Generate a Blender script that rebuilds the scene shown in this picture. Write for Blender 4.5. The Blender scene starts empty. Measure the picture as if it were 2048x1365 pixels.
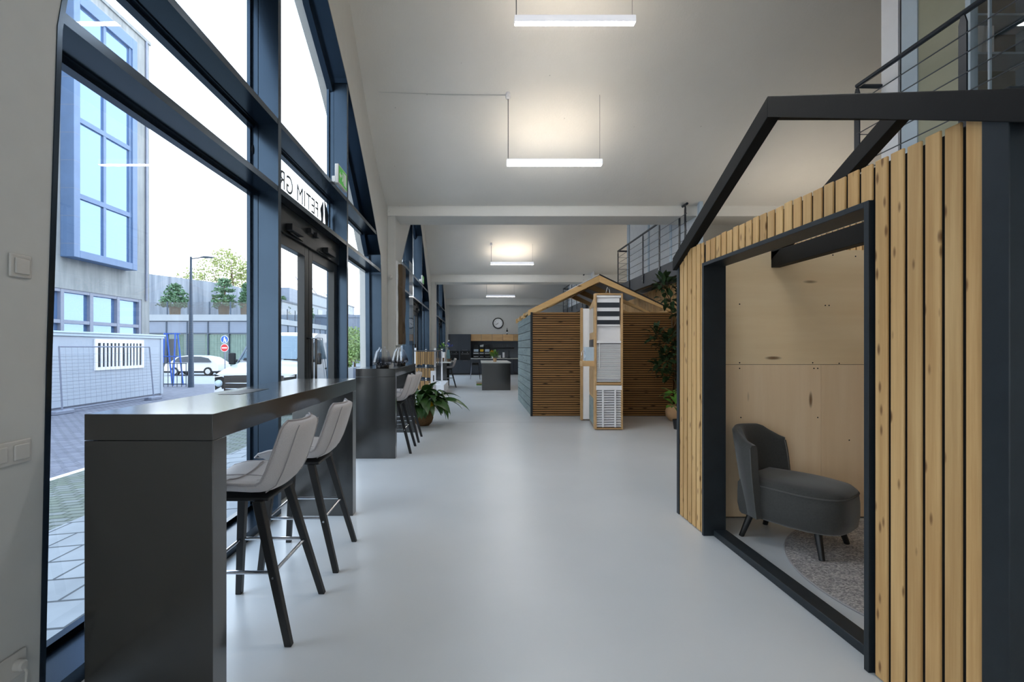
import bpy, bmesh, math, random
from mathutils import Vector, Matrix
R = random.Random(7)
COL = bpy.context.scene.collection
PI = math.pi
H = 1.35          # eye height
F = 945.0         # focal length in pixels of the 2048 wide frame
ORG = {}

# ------------------------------------------------------------------ mesh builder
class MB:
    def __init__(s):
        s.v = []; s.f = []
    def add(s, vs, fs):
        o = len(s.v); s.v += [tuple(p) for p in vs]; s.f += [tuple(i + o for i in f) for f in fs]
    def box(s, x0, x1, y0, y1, z0, z1):
        s.add([(x0,y0,z0),(x1,y0,z0),(x1,y1,z0),(x0,y1,z0),(x0,y0,z1),(x1,y0,z1),(x1,y1,z1),(x0,y1,z1)],
              [(0,3,2,1),(4,5,6,7),(0,1,5,4),(1,2,6,5),(2,3,7,6),(3,0,4,7)]); return s
    def beam(s, p, q, w, h, up=(0,0,1)):
        p = Vector(p); q = Vector(q); d = (q-p).normalized(); u = Vector(up)
        a = d.cross(u)
        if a.length < 1e-4: a = d.cross(Vector((1,0,0)))
        a.normalize(); b = a.cross(d).normalized()
        vs = []
        for c in (p, q):
            for i, j in ((-1,-1),(1,-1),(1,1),(-1,1)):
                vs.append(c + a*(i*w/2) + b*(j*h/2))
        s.add(vs, [(0,1,2,3),(7,6,5,4),(0,4,5,1),(1,5,6,2),(2,6,7,3),(3,7,4,0)]); return s
    def cyl(s, p, q, r0, r1=None, n=12):
        r1 = r0 if r1 is None else r1
        return s.tube([p, q], [r0, r1], n)
    def tube(s, pts, r, n=8, caps=True):
        pts = [Vector(p) for p in pts]; rs = r if isinstance(r, (list, tuple)) else [r]*len(pts)
        d = (pts[1]-pts[0]).normalized()
        a = d.cross(Vector((0,0,1)))
        if a.length < 1e-3: a = d.cross(Vector((1,0,0)))
        a.normalize(); rings = []
        for i, p in enumerate(pts):
            if i == 0: t = pts[1]-pts[0]
            elif i == len(pts)-1: t = pts[-1]-pts[-2]
            else: t = pts[i+1]-pts[i-1]
            t.normalize(); a = (a - t*a.dot(t)).normalized(); b = t.cross(a)
            rings.append([p + (a*math.cos(2*PI*k/n) + b*math.sin(2*PI*k/n))*rs[i] for k in range(n)])
        return s.loft(rings, caps)
    def loft(s, rings, caps=True, closed=True):
        n = len(rings[0]); vs = [p for r in rings for p in r]; fs = []
        for i in range(len(rings)-1):
            for k in range(n if closed else n-1):
                k2 = (k+1) % n
                fs.append((i*n+k, i*n+k2, (i+1)*n+k2, (i+1)*n+k))
        if caps:
            fs.append(tuple(range(n-1,-1,-1))); fs.append(tuple((len(rings)-1)*n+k for k in range(n)))
        s.add(vs, fs); return s
    def lathe(s, prof, c=(0,0,0), n=24):
        return s.loft([[(c[0]+r*math.cos(2*PI*k/n), c[1]+r*math.sin(2*PI*k/n), c[2]+z) for k in range(n)] for r, z in prof])
    def prism(s, pts, vec):
        n = len(pts); v = Vector(vec)
        s.add([Vector(p) for p in pts] + [Vector(p)+v for p in pts],
              [tuple(range(n-1,-1,-1)), tuple(range(n,2*n))] + [(k,(k+1)%n,n+(k+1)%n,n+k) for k in range(n)]); return s
    def poly(s, pts):
        s.add(pts, [tuple(range(len(pts)))]); return s
    def sph(s, c, rx, ry=None, rz=None, n=12, m=8):
        ry = rx if ry is None else ry; rz = rx if rz is None else rz
        rings = []
        for i in range(m+1):
            t = PI*max(.02, min(.98, i/m)) ; 
            rings.append([(c[0]+rx*math.sin(t)*math.cos(2*PI*k/n), c[1]+ry*math.sin(t)*math.sin(2*PI*k/n), c[2]-rz*math.cos(t)) for k in range(n)])
        return s.loft(rings)
    def leaf(s, base, d, L, W, droop=.5, seg=5, roll=None):
        b = Vector(base); d = Vector(d).normalized()
        side = d.cross(Vector((0,0,1)))
        if side.length < .05: side = Vector((1,0,0))
        side.normalize()
        if roll: side = Matrix.Rotation(roll, 3, d) @ side
        vs = []; p = b.copy(); dd = d.copy()
        prof = [math.sin(PI*min(1, (i/seg)**.75*1.0))*.98 + .02 for i in range(seg+1)]
        for i in range(seg+1):
            w = W*.5*prof[i]; nrm = side.cross(dd)
            vs += [p - side*w + nrm*w*.25, p.copy(), p + side*w + nrm*w*.25]
            p = p + dd*(L/seg); dd = (dd + Vector((0,0,-droop/seg))).normalized()
        fs = []
        for i in range(seg):
            a = i*3
            fs += [(a,a+1,a+4,a+3),(a+1,a+2,a+5,a+4)]
        s.add(vs, fs); return s

def srgb(c):
    return tuple(((v/255)/12.92 if v/255 <= .04045 else ((v/255+.055)/1.055)**2.4) for v in c) + (1,)

def part(name, mb, mat, parent=None, bevel=0, smooth=35, label=None, norm=True, seg=2, kind=None):
    me = bpy.data.meshes.new(name)
    o0 = ORG.get(parent.name, Vector((0,0,0))) if parent else Vector((0,0,0))
    me.from_pydata([tuple(Vector(p)-o0) for p in mb.v], [], mb.f)
    if norm:
        bm = bmesh.new(); bm.from_mesh(me); bmesh.ops.recalc_face_normals(bm, faces=bm.faces); bm.to_mesh(me); bm.free()
    me.materials.append(mat)
    if smooth:
        for p in me.polygons: p.use_smooth = True
        me.set_sharp_from_angle(angle=math.radians(smooth))
    me.update()
    o = bpy.data.objects.new(name, me); COL.objects.link(o)
    if parent: o.parent = parent; ORG[o.name] = o0
    if bevel:
        m = o.modifiers.new('Bevel', 'BEVEL'); m.width = bevel; m.segments = seg; m.limit_method = 'ANGLE'; m.angle_limit = math.radians(40)
        m.harden_normals = False
    if label: o['label'] = label
    if kind: o['kind'] = kind
    return o

def tag(o, label, cat, group=None, kind=None):
    o['label'] = label; o['category'] = cat
    if group: o['group'] = group
    if kind: o['kind'] = kind
    return o

def thing(name, label, cat, loc=(0,0,0), group=None, kind=None):
    o = bpy.data.objects.new(name, None); COL.objects.link(o)
    o.location = loc; o.empty_display_size = .1; ORG[o.name] = Vector(loc)
    return tag(o, label, cat, group, kind)

def single(name, mb, mat, label, cat, group=None, kind=None, origin=None, **k):
    """a thing that is one mesh; its origin goes to its base"""
    if origin is None and mb.v:
        xs = [p[0] for p in mb.v]; ys = [p[1] for p in mb.v]; zs = [p[2] for p in mb.v]
        origin = ((min(xs)+max(xs))/2, (min(ys)+max(ys))/2, min(zs))
    og = Vector(origin)
    m2 = MB(); m2.v = [tuple(Vector(p)-og) for p in mb.v]; m2.f = mb.f
    o = part(name, m2, mat, None, **k); o.location = og
    return tag(o, label, cat, group, kind)

def dup(root, loc, rotz=None, label=None):
    r = root.copy(); COL.objects.link(r); r.location = loc
    if rotz is not None: r.rotation_euler = (0,0,rotz)
    if label: r['label'] = label
    for ch in list(root.children):
        c = ch.copy(); COL.objects.link(c); c.parent = r
        for g in ch.children:
            d = g.copy(); COL.objects.link(d); d.parent = c
    return r

def islands(mb):
    par = list(range(len(mb.v)))
    def find(a):
        while par[a] != a: par[a] = par[par[a]]; a = par[a]
        return a
    for f in mb.f:
        for k in f[1:]: par[find(k)] = find(f[0])
    out = {}
    for f in mb.f: out.setdefault(find(f[0]), []).append(f)
    for fs in out.values():
        m2 = MB(); ids = sorted({k for f in fs for k in f}); mp = {k: i for i, k in enumerate(ids)}
        m2.v = [mb.v[k] for k in ids]; m2.f = [tuple(mp[k] for k in f) for f in fs]; yield m2
def each(name, mb, mat, parent, **k):
    for m2 in islands(mb): part(name, m2, mat, parent, **k)

# ------------------------------------------------------------------ materials
def newmat(name):
    m = bpy.data.materials.new(name); m.use_nodes = True
    nt = m.node_tree; b = nt.nodes['Principled BSDF']
    return m, nt, b
def nd(nt, t, **k):
    n = nt.nodes.new(t)
    for a, v in k.items():
        if a in n.inputs: n.inputs[a].default_value = v
        else: setattr(n, a, v)
    return n
def coords(nt, scale=(1,1,1), rnd=False, kind='Object'):
    tc = nd(nt, 'ShaderNodeTexCoord'); mp = nd(nt, 'ShaderNodeMapping'); mp.inputs['Scale'].default_value = scale
    if rnd:
        oi = nd(nt, 'ShaderNodeObjectInfo'); ml = nd(nt, 'ShaderNodeMath', operation='MULTIPLY'); ml.inputs[1].default_value = 37.0
        ad = nd(nt, 'ShaderNodeVectorMath', operation='ADD')
        nt.links.new(oi.outputs['Random'], ml.inputs[0]); nt.links.new(tc.outputs[kind], ad.inputs[0]); nt.links.new(ml.outputs[0], ad.inputs[1])
        nt.links.new(ad.outputs[0], mp.inputs['Vector'])
    else:
        nt.links.new(tc.outputs[kind], mp.inputs['Vector'])
    return mp.outputs['Vector']
def noise(nt, vec, scale, detail=4, rough=.55):
    n = nd(nt, 'ShaderNodeTexNoise'); n.inputs['Scale'].default_value = scale; n.inputs['Detail'].default_value = detail; n.inputs['Roughness'].default_value = rough
    nt.links.new(vec, n.inputs['Vector']); return n.outputs['Fac']
def ramp(nt, fac, stops):
    r = nd(nt, 'ShaderNodeValToRGB'); e = r.color_ramp.elements
    while len(e) < len(stops): e.new(.5)
    for i, (p, c) in enumerate(stops):
        e[i].position = p; e[i].color = c
    nt.links.new(fac, r.inputs['Fac']); return r.outputs['Color']
def mixc(nt, fac, a, b, mode='MIX'):
    m = nd(nt, 'ShaderNodeMix', data_type='RGBA', blend_type=mode)
    if isinstance(fac, (int, float)): m.inputs[0].default_value = fac
    else: nt.links.new(fac, m.inputs[0])
    for i, x in ((6, a), (7, b)):
        if isinstance(x, tuple): m.inputs[i].default_value = x
        else: nt.links.new(x, m.inputs[i])
    return m.outputs[2]
def bump(nt, b, h, strength=.3, dist=.01):
    n = nd(nt, 'ShaderNodeBump'); n.inputs['Strength'].default_value = strength; n.inputs['Distance'].default_value = dist
    nt.links.new(h, n.inputs['Height']); nt.links.new(n.outputs['Normal'], b.inputs['Normal'])
def flat(name, c, rough=.5, metal=0, var=.06, scale=8, spec=.5, bmp=0, bscale=60, sheen=0):
    m, nt, b = newmat(name); v = coords(nt); c1 = srgb(c)
    lo = tuple(x*(1-var) for x in c1[:3])+(1,); hi = tuple(min(1, x*(1+var)) for x in c1[:3])+(1,)
    nt.links.new(ramp(nt, noise(nt, v, scale), [(.3, lo), (.7, hi)]), b.inputs['Base Color'])
    b.inputs['Roughness'].default_value = rough; b.inputs['Metallic'].default_value = metal; b.inputs['Specular IOR Level'].default_value = spec
    if bmp: bump(nt, b, noise(nt, v, bscale, 6), bmp, .004)
    if sheen: b.inputs['Sheen Weight'].default_value = sheen
    return m
def wood(name, c1, c2, axis=2, grain=26, knots=.5, rough=.6, knotc=(70,42,20), along=1.2, spec=.3, kscale=(14,14,3.2)):
    m, nt, b = newmat(name)
    sc = [grain]*3; sc[axis] = along
    v = coords(nt, tuple(sc), True)
    n1 = noise(nt, v, 1.0, 7, .62)
    col = ramp(nt, n1, [(.25, srgb(c1)), (.5, srgb(tuple((a+b_)/2 for a, b_ in zip(c1, c2)))), (.75, srgb(c2))])
    sc2 = [4.5]*3; sc2[axis] = .7
    n2 = noise(nt, coords(nt, tuple(sc2), True), 1.0, 3)
    col = mixc(nt, .35, col, ramp(nt, n2, [(.3, srgb(c1)), (.7, srgb(c2))]))
    if knots:
        ks = list(kscale)
        if axis != 2: ks[axis], ks[2] = ks[2], ks[axis]
        vo = nd(nt, 'ShaderNodeTexVoronoi'); vo.inputs['Scale'].default_value = 1.0; vo.inputs['Randomness'].default_value = 1
        nt.links.new(coords(nt, tuple(ks), True), vo.inputs['Vector'])
        k = ramp(nt, vo.outputs['Distance'], [(0, (1,1,1,1)), (.12, (.8,.8,.8,1)), (.24, (0,0,0,1))])
        sepc = nd(nt, 'ShaderNodeSeparateColor'); nt.links.new(vo.outputs['Color'], sepc.inputs[0])
        gate = nd(nt, 'ShaderNodeMath', operation='LESS_THAN'); gate.inputs[1].default_value = knots; nt.links.new(sepc.outputs[0], gate.inputs[0])
        mul = nd(nt, 'ShaderNodeMath', operation='MULTIPLY'); nt.links.new(k, mul.inputs[0]); nt.links.new(gate.outputs[0], mul.inputs[1])
        col = mixc(nt, mul.outputs[0], col, srgb(knotc))
    oi = nd(nt, 'ShaderNodeObjectInfo')
    br = ramp(nt, oi.outputs['Random'], [(0, (.88,.87,.86,1)), (1, (1.08,1.07,1.06,1))])
    col = mixc(nt, 1.0, col, br, 'MULTIPLY')
    nt.links.new(col, b.inputs['Base Color'])
    b.inputs['Roughness'].default_value = rough; b.inputs['Specular IOR Level'].default_value = spec
    bump(nt, b, n1, .15, .003)
    return m
def glassm(name, tint=(.96,.98,.98,1), base=.05, rough=0.0, grad=None):
    m = bpy.data.materials.new(name); m.use_nodes = True; nt = m.node_tree
    for n in list(nt.nodes): nt.nodes.remove(n)
    out = nd(nt, 'ShaderNodeOutputMaterial'); tr = nd(nt, 'ShaderNodeBsdfTransparent'); gl = nd(nt, 'ShaderNodeBsdfGlossy')
    tr.inputs['Color'].default_value = tint; gl.inputs['Roughness'].default_value = rough
    lw = nd(nt, 'ShaderNodeLayerWeight'); pw = nd(nt, 'ShaderNodeMath', operation='POWER'); pw.inputs[1].default_value = 5
    ma = nd(nt, 'ShaderNodeMath', operation='MULTIPLY_ADD'); ma.inputs[1].default_value = .9-base; ma.inputs[2].default_value = base
    lw.inputs['Blend'].default_value = .5
    nt.links.new(lw.outputs['Facing'], pw.inputs[0]); nt.links.new(pw.outputs[0], ma.inputs[0])
    mx = nd(nt, 'ShaderNodeMixShader'); nt.links.new(ma.outputs[0], mx.inputs[0]); nt.links.new(tr.outputs[0], mx.inputs[1]); nt.links.new(gl.outputs[0], mx.inputs[2])
    nt.links.new(mx.outputs[0], out.inputs[0])
    if grad:
        tc = nd(nt, 'ShaderNodeTexCoord'); sp = nd(nt, 'ShaderNodeSeparateXYZ'); nt.links.new(tc.outputs['Generated'], sp.inputs[0])
        nt.links.new(ramp(nt, sp.outputs['Z'], grad), tr.inputs['Color'])
    return m
def emit(name, c, s):
    m, nt, b = newmat(name); b.inputs['Base Color'].default_value = (.8,.8,.8,1) if s >= .36 else c
    b.inputs['Emission Color'].default_value = c; b.inputs['Emission Strength'].default_value = s; return m
def bricks(name, c1, c2, mortar, sx, sy, msize=.02, rough=.85, rot=0, offset=.5, squash=1.0):
    m, nt, b = newmat(name); tc = nd(nt, 'ShaderNodeTexCoord'); mp = nd(nt, 'ShaderNodeMapping'); mp.inputs['Rotation'].default_value = (0,0,rot)
    nt.links.new(tc.outputs['Object'], mp.inputs['Vector'])
    t = nd(nt, 'ShaderNodeTexBrick'); t.offset = offset; t.inputs['Scale'].default_value = 1.0
    t.inputs['Brick Width'].default_value = sx; t.inputs['Row Height'].default_value = sy; t.inputs['Mortar Size'].default_value = msize; t.inputs['Mortar Smooth'].default_value = .2
    t.inputs['Color1'].default_value = srgb(c1); t.inputs['Color2'].default_value = srgb(c2); t.inputs['Mortar'].default_value = srgb(mortar)
    nt.links.new(mp.outputs[0], t.inputs['Vector'])
    n = noise(nt, tc.outputs['Object'], 3.0, 5)
    col = mixc(nt, .5, t.outputs['Color'], ramp(nt, n, [(.3, (.55,.55,.55,1)), (.7, (1,1,1,1))]), 'MULTIPLY')
    nt.links.new(col, b.inputs['Base Color']); b.inputs['Roughness'].default_value = rough
    return m

def concrete_paint(name, c, var=.05):
    m, nt, b = newmat(name); v = coords(nt)
    n1 = noise(nt, v, 1.3, 8, .6); n2 = noise(nt, v, 35, 5)
    c1 = srgb(c)
    col = ramp(nt, n1, [(.3, tuple(x*(1-var) for x in c1[:3])+(1,)), (.7, c1)])
    vo = nd(nt, 'ShaderNodeTexVoronoi'); vo.inputs['Scale'].default_value = 3.2; nt.links.new(v, vo.inputs['Vector'])
    pit = ramp(nt, vo.outputs['Distance'], [(0, (.45,.45,.43,1)), (.035, (1,1,1,1))])
    col = mixc(nt, 1, col, pit, 'MULTIPLY')
    nt.links.new(col, b.inputs['Base Color']); b.inputs['Roughness'].default_value = .75; b.inputs['Specular IOR Level'].default_value = .25
    ad = nd(nt, 'ShaderNodeMath', operation='ADD'); nt.links.new(n1, ad.inputs[0]); nt.links.new(n2, ad.inputs[1])
    bump(nt, b, ad.outputs[0], .12, .02)
    return m

M = {}
M['plaster'] = concrete_paint('white_painted_concrete', (226,224,218))
M['wallpaint'] = flat('white_wall_paint', (200,200,196), .7, var=.02, bmp=.05)
# polished concrete floor
m, nt, b = newmat('polished_concrete'); v = coords(nt)
n1 = noise(nt, v, .55, 4, .5); n2 = noise(nt, v, 60, 3, .5)
col = mixc(nt, .45, ramp(nt, n1, [(.3, srgb((184,189,192))), (.7, srgb((216,218,220)))]), ramp(nt, n2, [(0, srgb((204,207,209))), (1, srgb((208,210,211)))]))
vo = nd(nt, 'ShaderNodeTexVoronoi'); vo.inputs['Scale'].default_value = 2.1; nt.links.new(v, vo.inputs['Vector'])
col = mixc(nt, 1, col, ramp(nt, vo.outputs['Distance'], [(0, (.75,.75,.75,1)), (.012, (1,1,1,1))]), 'MULTIPLY')
nt.links.new(col, b.inputs['Base Color'])
rg = ramp(nt, n1, [(.25, (.285,.285,.285,1)), (.75, (.33,.33,.33,1))]); nt.links.new(rg, b.inputs['Roughness'])
b.inputs['Specular IOR Level'].default_value = .55; M['floor'] = m
M['frame'] = flat('anthracite_window_metal', (46,60,74), .22, .8, .05, 4)
M['frame_dark'] = flat('dark_door_metal', (26,30,32), .38, .2, .05, 4)
M['glass'] = glassm('window_glass')
M['blackgap'] = flat('dark_backing', (9,8,7), .8, var=.1)
M['counter'] = flat('dark_grey_laminate', (26,26,24), .2, 0, .04, 40, 1.0)
cb_ = M['counter'].node_tree.nodes['Principled BSDF']; cb_.inputs['Coat Weight'].default_value = .6; cb_.inputs['Coat Roughness'].default_value = .12
M['steel'] = flat('chrome_steel', (205,206,210), .14, 1, .02)
M['blackwood'] = flat('black_stained_wood', (17,17,18), .45, 0, .15, 20)
M['greyfabric'] = flat('light_grey_woven_fabric', (192,187,186), .9, 0, .09, 260, .2, bmp=.35, bscale=420, sheen=.25)
M['piping'] = flat('grey_piping_fabric', (168,163,163), .85, 0, .08, 200, .2)
M['charcoal'] = flat('charcoal_velvet', (64,64,62), .85, 0, .10, 90, .2, bmp=.2, bscale=300, sheen=.3)
M['charcoal_pipe'] = flat('charcoal_piping', (84,84,82), .8, 0, .06, 90, .2)
M['slat'] = wood('thermowood_slat_vertical', (176,132,78), (230,194,138), 2, 34, .6, .55, (112,76,42), kscale=(27,27,8))
M['slat_dark'] = wood('brown_stained_slat', (112,82,48), (168,128,80), 0, 34, .5, .6, (40,24,10), kscale=(14,14,3.5))
M['timber'] = wood('roof_timber', (210,168,112), (234,198,142), 0, 20, .45, .6)
M['timber_y'] = wood('roof_timber_long', (210,168,112), (234,198,142), 1, 20, .45, .6)
M['greenplank'] = wood('green_grey_stained_plank', (100,116,116), (156,168,166), 1, 24, .3, .6, (50,64,64))
M['blacktimber'] = flat('black_painted_timber', (13,13,13), .6, 0, .15, 12, .25, bmp=.1, bscale=40)
M['bluetimber'] = flat('dark_slate_painted_timber', (27,34,39), .5, 0, .18, 10, .4, bmp=.1, bscale=40)
M['ply'] = wood('birch_plywood_sheet', (232,206,164), (248,228,192), 0, 9, .10, .55, (110,76,44), along=.8)
M['ply_v'] = wood('birch_plywood_sheet_upright', (232,204,166), (248,226,194), 2, 12, .08, .55, (110,76,44), along=.6)
M['oak'] = wood('oak_cabinet_front', (170,136,94), (204,170,126), 0, 14, 0, .5)
M['woodsample'] = wood('wood_sample_board', (120,94,62), (186,150,102), 2, 20, .2, .6)
M['driftwood'] = wood('rough_brown_slab', (70,54,38), (122,98,70), 2, 14, .4, .7)
M['white'] = flat('white_lacquer', (232,232,234), .4, 0, .02)
M['whiteplastic'] = flat('white_plastic', (205,202,196), .35, 0, .02)
M['kitchen'] = flat('dark_slate_kitchen_front', (44,50,58), .45, 0, .06, 6)
M['worktop'] = flat('pale_stone_worktop', (186,186,180), .35, 0, .08, 30)
M['black'] = flat('black_gloss', (12,12,13), .22, 0, .05)
M['blackmatt'] = flat('black_powder_coat', (22,24,27), .5, 0, .08)
M['railing'] = flat('dark_blue_steel_railing', (26,34,44), .35, .3, .08)
M['steelbeam'] = flat('anthracite_steel_beam', (52,58,66), .5, .2, .06, 3)
M['wire'] = flat('steel_wire', (96,100,104), .4, .8, .03)
M['lampbody'] = emit('opal_lamp_body', (.84,.88,1,1), .36)
M['lamp_down'] = emit('lamp_diffuser_light', (.98,.985,1,1), 46.0)
M['lamp_up'] = emit('lamp_uplight', (1,.86,.70,1), 32.0)
M['pot'] = flat('brown_coir_pot', (112,86,58), .9, 0, .35, 60, .2, bmp=.8, bscale=90)
M['terracotta'] = flat('sand_clay_pot', (196,160,120), .8, 0, .08)
M['leaf'] = flat('dark_green_leaf', (58,92,44), .38, 0, .3, 9)
M['leaf2'] = flat('mid_green_leaf', (84,124,44), .45, 0, .3, 9)
M['leafyellow'] = flat('yellowed_leaf', (196,158,28), .5, 0, .25, 14)
M['stem'] = flat('brown_stem', (84,66,44), .8, 0, .2)
M['leaf_ficus'] = flat('deep_green_ficus_leaf', (38,60,34), .4, 0, .3, 9)
SKY = 3.2; EXPO = 0.52
# ------------------------------------------------------------------ room shell
WX = -1.603            # inner face of the window wall
BAYS = [-3.02, 4.83, 12.68, 20.53]; HALF = 3.925
ARCH = [(0,5.27),(.226,5.08),(.942,4.664),(1.30,4.394),(1.855,3.944),(2.148,3.692),(2.658,3.224),(2.768,3.095),(2.975,2.90),(3.03,2.58),(3.075,1.30),(3.105,0)]; AW = 3.105
VAULT = [(0,6.55),(.5,6.22),(1.09,5.71),(1.88,4.93),(2.6,4.32),(3.2,3.98),(3.625,3.86),(3.925,3.86)]
def interp(t, x):
    x = abs(x)
    for (a, u), (b, w) in zip(t, t[1:]):
        if x <= b: return u + (w-u)*(x-a)/(b-a)
    return t[-1][1]
def struct(o, label=None, cat='structure'):
    o['kind'] = 'structure'
    if label: o['label'] = label; o['category'] = cat
    return o

mb = MB(); mb.box(-1.95, 8.2, -6.9, 24.75, -.2, 0)
struct(part('floor', mb, M['floor']), 'pale grey polished concrete floor of the hall', 'floor')

mb = MB(); mb.box(-1.6, 3.9, 8.618, 8.624, -.01, .0006)
struct(part('trim_60', mb, flat('floor_joint', (120,122,124), .7), smooth=0), 'fine saw-cut joint across the concrete floor', 'joint')
# ceiling: a pointed shell per bay, extruded across the hall
sec = []
for yc in BAYS:
    ys = [-d for d, _ in VAULT[::-1]] + [d for d, _ in VAULT[1:]]
    for d in ys:
        if not sec or abs(sec[-1][0]-(yc+d)) > 1e-3: sec.append((yc+d, interp(VAULT, d)))
# finer, softened samples
fine = []
for (y0, z0), (y1, z1) in zip(sec, sec[1:]):
    for k in range(4): fine.append((y0+(y1-y0)*k/4, z0+(z1-z0)*k/4))
fine.append(sec[-1])
for _ in range(3):
    fine = [fine[0]] + [(fine[i][0], (fine[i-1][1]+2*fine[i][1]+fine[i+1][1])/4) for i in range(1, len(fine)-1)] + [fine[-1]]
mb = MB(); mb.prism([(-1.95, y, z) for y, z in fine] + [(-1.95, fine[-1][0], 6.9), (-1.95, fine[0][0], 6.9)], (10.15, 0, 0))
struct(part('ceiling', mb, M['plaster'], smooth=50), 'white painted concrete vault ceiling curving down to the tie beams', 'ceiling')
def vz(y):
    for (a, u), (b, w) in zip(fine, fine[1:]):
        if a <= y <= b: return u+(w-u)*(y-a)/(b-a)
    return 4.0

# left wall with pointed openings
mb = MB()
for yc in BAYS:
    ds = sorted(set([-d for d, _ in ARCH] + [d for d, _ in ARCH] + [-HALF, HALF, -3.5, 3.5]))
    for a, b in zip(ds, ds[1:]):
        mid = (a+b)/2
        lo = [interp(ARCH, a) if abs(mid) < AW else 0, interp(ARCH, b) if abs(mid) < AW else 0]
        hi = [vz(yc+a)+.02, vz(yc+b)+.02]
        mb.prism([(WX, yc+a, lo[0]), (WX, yc+b, lo[1]), (WX, yc+b, hi[1]), (WX, yc+a, hi[0])], (-.36, 0, 0))
struct(part('wall_left', mb, M['wallpaint'], smooth=30), 'white window wall on the left of the hall', 'wall')
mb = MB(); mb.box(-1.95, 8.2, 24.76, 25.0, 0, 4.2)
struct(part('wall_far', mb, M['wallpaint']), 'white end wall above the kitchen', 'wall')
mb = MB(); mb.box(-1.95, 2.0, -7.1, -6.9, 0, 4.2); mb.box(5.68, 8.2, -7.1, -6.9, 0, 4.2); mb.box(2.0, 5.68, -7.1, -6.9, 3.2, 4.2)
struct(part('wall_back', mb, M['wallpaint']), 'white end wall behind the camera', 'wall')
w8 = struct(thing('window_8', 'unseen glazed doors added to the end wall behind the camera for daylight', 'window', (3.84, -7, 0), kind='structure'))  # invented glazing, brings daylight onto surfaces facing the camera
mb = MB(); mb.poly([(2,-7,0),(5.68,-7,0),(5.68,-7,3.2),(2,-7,3.2)]); part('glass_pane', mb, M['glass'], w8, smooth=0)
for k in range(3):
    x = 2+k*1.84; mb = MB(); mb.box(x-.04, x+.04, -7.06, -6.94, 0, 3.2); part('mullion', mb, M['frame'], w8, smooth=0)
mb = MB(); mb.box(8.2, 8.4, -6.9, 24.75, 0, 6.6)
struct(part('wall_right', mb, M['wallpaint']), 'far right wall behind the mezzanine', 'wall')

# tie beams and pilasters
for i, yb in enumerate((8.70, 16.55, 24.4, .85)):
    z = (3.70, 3.62, 3.565, 3.70)[i]
    mb = MB(); mb.box(WX, 8.2, yb-.3, yb+.3, z, 4.0)
    struct(part('trim_%d' % (i+1), mb, M['plaster'], bevel=.012), 'white concrete tie beam crossing the hall, %s' % ('nearest one in view', 'second from the front', 'just in front of the end wall', 'behind the camera')[i], 'beam')
    if i < 3:
        mb = MB(); mb.box(WX, -1.46, yb-.3, yb+.3, 0, z)
        struct(part('trim_%d' % (i+11), mb, M['wallpaint'], bevel=.01), 'white pilaster carrying the tie beam, %s' % ('nearest one', 'middle one', 'beside the kitchen')[i], 'pilaster')

# ------------------------------------------------------------------ windows
def arch_pts(yc, off=0.0, zmin=0.0):
    full = [(yc-d, z) for d, z in ARCH[::-1]] + [(yc+d, z) for d, z in ARCH[1:]]
    if off == 0: return full
    out = []
    n = len(full)
    for i, (y, z) in enumerate(full):
        a = full[max(0, i-1)]; b = full[min(n-1, i+1)]
        ty, tz = b[0]-a[0], b[1]-a[1]; l = math.hypot(ty, tz)
        out.append((y + tz/l*off, z - ty/l*off))
    out[0] = (out[0][0], 0); out[-1] = (out[-1][0], 0)
    return out
def arch_strip(mb, yc, off, x0, x1):
    a = arch_pts(yc); b = arch_pts(yc, off)
    for i in range(len(a)-1):
        for (p, q, r, s) in ((a[i], a[i+1], b[i+1], b[i]),):
            mb.prism([(x0, p[0], p[1]), (x0, q[0], q[1]), (x0, r[0], r[1]), (x0, s[0], s[1])], (x1-x0, 0, 0))
XG = -1.80
TR = ((2.612, 2.658), (3.153, 3.20))
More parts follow.
